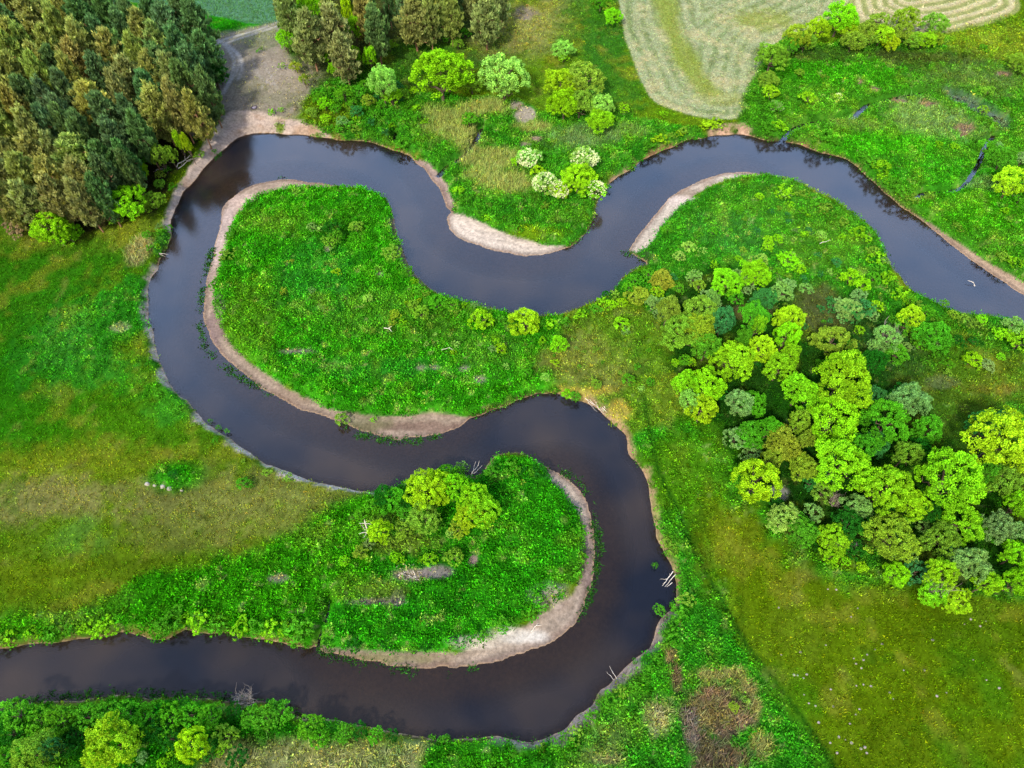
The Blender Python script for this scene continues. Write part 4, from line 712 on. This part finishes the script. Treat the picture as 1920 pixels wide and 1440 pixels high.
hedge([(930,868),(1010,884),(1065,935),(1092,1000),(1088,1070),(1040,1120),(940,1172),(850,1212),(700,1210),(620,1205)], 18, 28, ['grn', 'grn', 'drk'], 6, 11)
hedge([(1240,960),(1262,1040),(1285,1100),(1262,1180),(1210,1262),(1140,1320),(1080,1375),(1000,1402)], 20, 26, ['grn', 'grn', 'olv'], 7, 12)
hedge([(270,712),(340,775),(450,860),(560,905)], 38, 14, ['grn', 'olv'], 6, 13)
VV, CC = [], []
for r in SMALL:
    me = random.choice(TINY); nv = len(me.vertices); V = np.empty(nv * 3, np.float32); me.vertices.foreach_get('co', V); V = V.reshape(-1, 3); tn = np.empty(nv, np.float32); me.attributes['tone'].data.foreach_get('value', tn)
    a = random.uniform(0, 6.28); c_, s_ = math.cos(a), math.sin(a); x = V[:, 0] * c_ - V[:, 1] * s_; y = V[:, 0] * s_ + V[:, 1] * c_
    VV.append(np.stack([r['x'] + x * r['r'], r['y'] + y * r['r'], r['z'] + (V[:, 2] * 1.1 - .1) * r['h']], 1)); CC.append(tn[:, None] * (lin(PAL[r['col']][0]) * FK * 1.15)[None, :] * random.uniform(.8, 1.2))
VV = np.concatenate(VV); CC = np.concatenate(CC)
tag(link('low_scrub', mesh_np('low_scrub', VV, np.arange(len(VV)).reshape(-1, 4), {'cover': ('FLOAT_COLOR', rgba(CC))}), M_herb), 'scattered small scrub plants over banks, tongues and marsh', 'scrub', None, 'stuff')
for r in ROWS:
    key = '%s %s %s %s' % (size_word(r['r']), PAL[r['col']][1], INFO[r['kind']][2], r['zone']); BIN.setdefault(key, []).append(r)
for key, L in BIN.items():
    L.sort(key=lambda r: r['px'])
    for i, r in enumerate(L):
        r['label'] = key if len(L) == 1 else key + (', %s such from left' % ORD[i + 1] if i < 20 else ', number %d from left' % (i + 1))
first = {}
def add_copy(src, parent, sc=None, color=None, rz=None):
    o = src.copy(); COL.objects.link(o); o.parent = parent; return o
SRC = {}
def src_part(name, me):
    """first use links the part itself; later uses are obj.copy() of it"""
    k = me.name
    if k not in SRC: SRC[k] = bpy.data.objects.new(name, me); return SRC[k], True
    return SRC[k].copy(), False
for r in ROWS:
    nm, cat, _ = INFO[r['kind']]
    e = bpy.data.objects.new(nm, None); COL.objects.link(e); e.empty_display_size = .3
    e.location = (r['x'], r['y'], r['z']); tag(e, r['label'], cat, r['group'])
    rr = r['r']; sx = rr * random.uniform(.94, 1.08); sy = rr * random.uniform(.94, 1.08); hz = r['h'] * random.uniform(.94, 1.06); rz = random.uniform(0, 6.28)
    c = lin(PAL[r['col']][0]) * FK * (1.5 if r['kind'] == 'p' else 1.38) * np.array([random.uniform(.86, 1.14), random.uniform(.90, 1.10), random.uniform(.8, 1.25)])
    parts = []
    if r['kind'] == 'x': parts.append(('branches', BARE[random.randrange(2)]))
    else:
        if r['kind'] == 'p': me, tm = random.choice(PROTO['pine'])
        elif (r['kind'] == 's' and rr < 2.2) or r['kind'] in 'jf': me, tm = random.choice(PROTO['shrub'])
        else: me, tm = random.choice(PROTO['broad'])
        parts += [('crown', me), ('trunk', tm)]
        if r['kind'] == 'f': parts.append(('blossom', random.choice(BLOS)))
    for pn, me in parts:
        o, _n = src_part(pn, me); o.name = pn; COL.objects.link(o); o.parent = e; o.rotation_euler = (0, 0, rz)
        fat = 1. if pn != 'trunk' else 1.
        o.scale = (sx * fat, sy * fat, hz)
        if pn == 'crown' and r['kind'] in 'sf': o.scale = (sx, sy, hz * 1.15); o.location = (0, 0, -.12 * hz)
        o.color = (*lin((226, 230, 176), .85), 1) if pn == 'blossom' else (*c, 1)
        if pn == 'blossom': o.scale = (sx * 1.02, sy * 1.02, hz * 1.17); o.location = (0, 0, -.12 * hz)
print('plants', len(ROWS))

# ------------------------------------------------------------ dead wood, stones, molehills
def wood(name, cat, label, px, py, sticks, z=None, mat=M_dead, group=None):
    """sticks: list of (dx1, dy1, z1, dx2, dy2, z2, radius) in metres about the base"""
    x, y = unproj(px, py, 0 if z is None else z); x, y = float(x), float(y); gz = float(samp(Z, np.array([x]), np.array([y]))[0]) if z is None else z
    r = np.random.default_rng(int(px * 7 + py)); L = []
    for a in sticks:
        p = bend(a[:3], a[3:6], r, .035); L.append((p, [a[6], a[6] * .85, a[6] * .7, a[6] * .5, a[6] * .25]))
        if a[6] > .07:
            for k in (1, 2, 3): L.append((bend(p[k], p[k] + r.normal(0, .3, 3) * np.linalg.norm(p[4] - p[0]) * .5 + [0, 0, .1], r, .06), [a[6] * .4, a[6] * .3, a[6] * .2, a[6] * .15, a[6] * .07]))
    V, F = tubes(L, 6); o = link(name, mesh_np(name, V, F, None, True), mat); o.location = (x, y, gz); tag(o, label, cat, group); return o
wood('driftwood', 'driftwood', 'bleached forked branch lying on the small tongue sandbar', 1003, 1172, [(-.6,-.8,.12,.5,.5,.2,.09),(0,0,.15,1.1,.2,.2,.06)])
wood('driftwood', 'driftwood', 'bleached snag sticking out of the river at far right', 1822, 533, [(.6,-.9,-.3,.2,.1,.4,.10),(.2,.1,.4,-1.0,.5,.6,.07)], WZ)
wood('dead_tree', 'dead tree', 'broken grey dead trunk standing left of the small tongue trees', 690, 1000, [(0,0,0,.15,.6,4.2,.17),(0,0,.2,-1.2,-.5,1.0,.09),(0,0,.2,-.5,-1.1,.7,.08),(.1,.4,2.8,-.9,.4,3.2,.05),(.1,.4,2.9,1.1,.3,3.0,.04)])
wood('fallen_branch', 'branch', 'pale forked branch caught among the small tongue trees', 745, 962, [(-.5,-.5,1.4,.6,.6,2.2,.07)])
wood('fallen_branch', 'branch', 'pale crooked branch lying on the big tongue herbs', 841, 659, [(-1.2,-.2,.7,.1,.2,1.0,.06),(.1,.2,1.,1.2,-.2,.7,.05)])
wood('fallen_branch', 'branch', 'bleached root lying in herbs on the big tongue', 730, 620, [(-.9,0,.7,.2,-.1,.8,.09),(0,0,.7,.7,-.8,.6,.07),(0,0,.7,.6,.4,.8,.06)])
wood('fallen_branch', 'branch', 'dead branches reaching over the water above the small tongue', 890, 884, [(-.6,-.8,0,.8,1.3,1.4,.07),(-.4,-.5,.2,.2,1.4,1.0,.05),(-.2,-.5,.2,1.3,.7,.9,.05)], -.8)
wood('fallen_tree', 'fallen tree', 'grey uprooted tree lying on the bluff edge below pines', 350, 308, [(-1.6,-1.6,.3,.8,1.9,.8,.15),(-1.2,-2.0,.3,1.2,.3,.5,.11),(.2,.2,.5,2.2,1.2,.6,.08),(0,.3,.6,-.3,1.9,1.2,.06)])
wood('fallen_branch', 'branch', 'pale bare branches on the sand bluff under the pines', 304, 322, [(-1,0,.3,1.3,.4,.5,.07),(-.8,0,.3,1.1,-.3,.4,.06),(-.8,-.1,.3,-1.6,-.8,.2,.07)])
wood('fallen_branch', 'branch', 'white stick reaching into the water by the grassy bank', 308, 478, [(-.8,0,.5,.9,-.1,.3,.05),(-.8,-.1,.4,.4,-.6,.2,.04)], -.9)
wood('driftwood', 'driftwood', 'two straight pale logs jutting into the river, lower right bank', 1252, 1090, [(.9,1.4,.5,-1.0,-.8,.2,.08),(1.3,1.0,.5,-.6,-.9,.1,.07),(.6,-.3,.4,-.3,-.9,.1,.05)], WZ)
wood('driftwood', 'driftwood', 'long thin stick lying against the lower right bank', 1148, 1262, [(.6,-.9,.2,-.4,.9,.5,.04),(.2,-1.0,.2,-.9,.1,.5,.03)], WZ)
rp = np.random.default_rng(91); st = []
for k in range(46):
    a, b = rp.uniform(-3.4, 3.4), rp.uniform(-.8, .8); cx_, cy_ = a * .78 - b * .5, -a * .62 - b * .7
    st.append((cx_ - .9 * rp.uniform(.3, 1), cy_ + .9 * rp.uniform(.3, 1.3), rp.uniform(.2, .9), cx_ + rp.uniform(.2, 1.2), cy_ - rp.uniform(.5, 1.5), rp.uniform(-.1, .4), rp.uniform(.03, .07)))
wood('branch_pile', 'branch pile', 'tangled pile of pale dead branches washed against the neck bank', 1134, 768, st, WZ)
wood('fallen_branch', 'branch', 'brushwood heap in the bare patch on the small tongue', 768, 1078, [(a_ + rp.uniform(-.3,.3), b_ + rp.uniform(-.3,.3), .25, a_ + rp.uniform(-.9,.9), b_ + rp.uniform(-.7,.7), rp.uniform(.2,.6), rp.uniform(.02,.04)) for a_, b_ in [(rp.normal(0, 1.1), rp.normal(0, .6)) for _ in range(44)]])
wood('fallen_branch', 'branch', 'pale stick lying across the scrub, upper right peninsula', 1545, 458, [(-1.2,-.4,.6,1.2,.4,.8,.06)])
wood('dead_tree', 'dead tree', 'thin grey dead stem standing in scrub below the upper river', 1645, 625, [(0,0,0,.1,.3,5.,.10),(0,0,1,1.2,.2,2.6,.05)], mat=M_twig)
def stone(name, cat, label, px, py, r_, hgt, mat, group):
    import_r = np.random.default_rng(int(px * 13 + py)); V = []; F = []; nu, nv = 9, 5
    for j in range(nv + 1):
        for i in range(nu):
            a = 2 * math.pi * i / nu; e = math.pi / 2 * j / nv; q = r_ * math.cos(e) * import_r.uniform(.85, 1.15); V.append((q * math.cos(a), q * math.sin(a) * .8, hgt * math.sin(e) - .05))
    for j in range(nv):
        for i in range(nu): F.append((j * nu + i, j * nu + (i + 1) % nu, (j + 1) * nu + (i + 1) % nu, (j + 1) * nu + i))
    x, y = unproj(px, py); x, y = float(x), float(y); o = link(name, mesh_np(name, np.array(V), np.array(F), None, True), mat)
    o.location = (x, y, float(samp(Z, np.array([x]), np.array([y]))[0])); tag(o, label, cat, group)
for px, py, w_, lb in ((277,908,.45,'pale stone at the left end of the row by the bright herb patch'), (291,911,.35,'small pale stone second in the row by the herb patch'), (306,913,.5,'pale stone third in the row below the herb patch'), (319,917,.5,'pale stone fourth in the row below the herb patch'), (341,920,.3,'small pale stone at the right end below the herb patch')):
    stone('stone', 'stone', lb, px, py, w_, .35, M_stone, 'stones below the herb patch')
M_mole = bark_material('dry_molehill_soil', (140, 128, 126), (112, 100, 98), 3.)
for cx_, cy_ in [(1608,1141),(1595,1157),(1653,1208),(1640,1219),(1625,1228),(1600,1235),(1618,1238),(1604,1245),(1614,1253),(1605,1286),(1618,1284),(1632,1287),(1557,1293),(1507,1303),(1528,1324),(1516,1319),(1562,1325),(1604,1340),(1611,1330),(1593,1357),(1572,1382),(1585,1387),(1596,1393),(1621,1401),(1614,1404),(1569,1412),(1534,1355),(1749,1200),(1808,1170),(1820,1161),(1838,1174),(1848,1165),(1757,1305),(1775,1299),(1825,1237),(1850,1275),(1460,1139),(1488,1266),(1495,1267),(1506,1272),(1512,1265),(1674,1311),(1733,1257),(1548,1210),(1552,1105),(1568,1106),(1694,1257),(1667,1299),(1874,1290),(1625,1412),(1556,1393),(1464,1228),(1500,1223)]:
    stone('molehill', 'molehill', 'small pale molehill dotted in the olive meadow, lower right', cx_, cy_, random.uniform(.12, .26), .12, M_mole, 'molehills in the olive meadow')
# fire ring on the dirt yard
e = bpy.data.objects.new('fire_ring', None); COL.objects.link(e); x, y = unproj(477, 203, 1.5); x, y = float(x), float(y)
e.location = (x, y, float(samp(Z, np.array([x]), np.array([y]))[0])); tag(e, 'dark campfire ring with ashes on the bare yard by the bluff', 'fire ring')
t_ = np.linspace(0, 2 * math.pi, 15)[:-1]; L = []
for a in t_: L.append((bend((.62 * math.cos(a), .62 * math.sin(a), .02), (.62 * math.cos(a + .3), .62 * math.sin(a + .3), .1), np.random.default_rng(int(a * 50)), .05), [.09, .14, .15, .13, .07]))
V, F = tubes(L, 7); link('stone_ring', mesh_np('stone_ring', V, F, None, True), bark_material('charred_stone', (90, 80, 90), (44, 40, 46)), e)
an = np.array([(0, 0, .09)] + [(.5 * math.cos(a), .5 * math.sin(a), .03) for a in t_]); AF = np.array([(0, 1 + i, 1 + (i + 1) % 14) for i in range(14)])
link('ashes', mesh_np('ashes', an, AF), bark_material('ash', (150, 140, 150), (60, 54, 62), 4.), e)
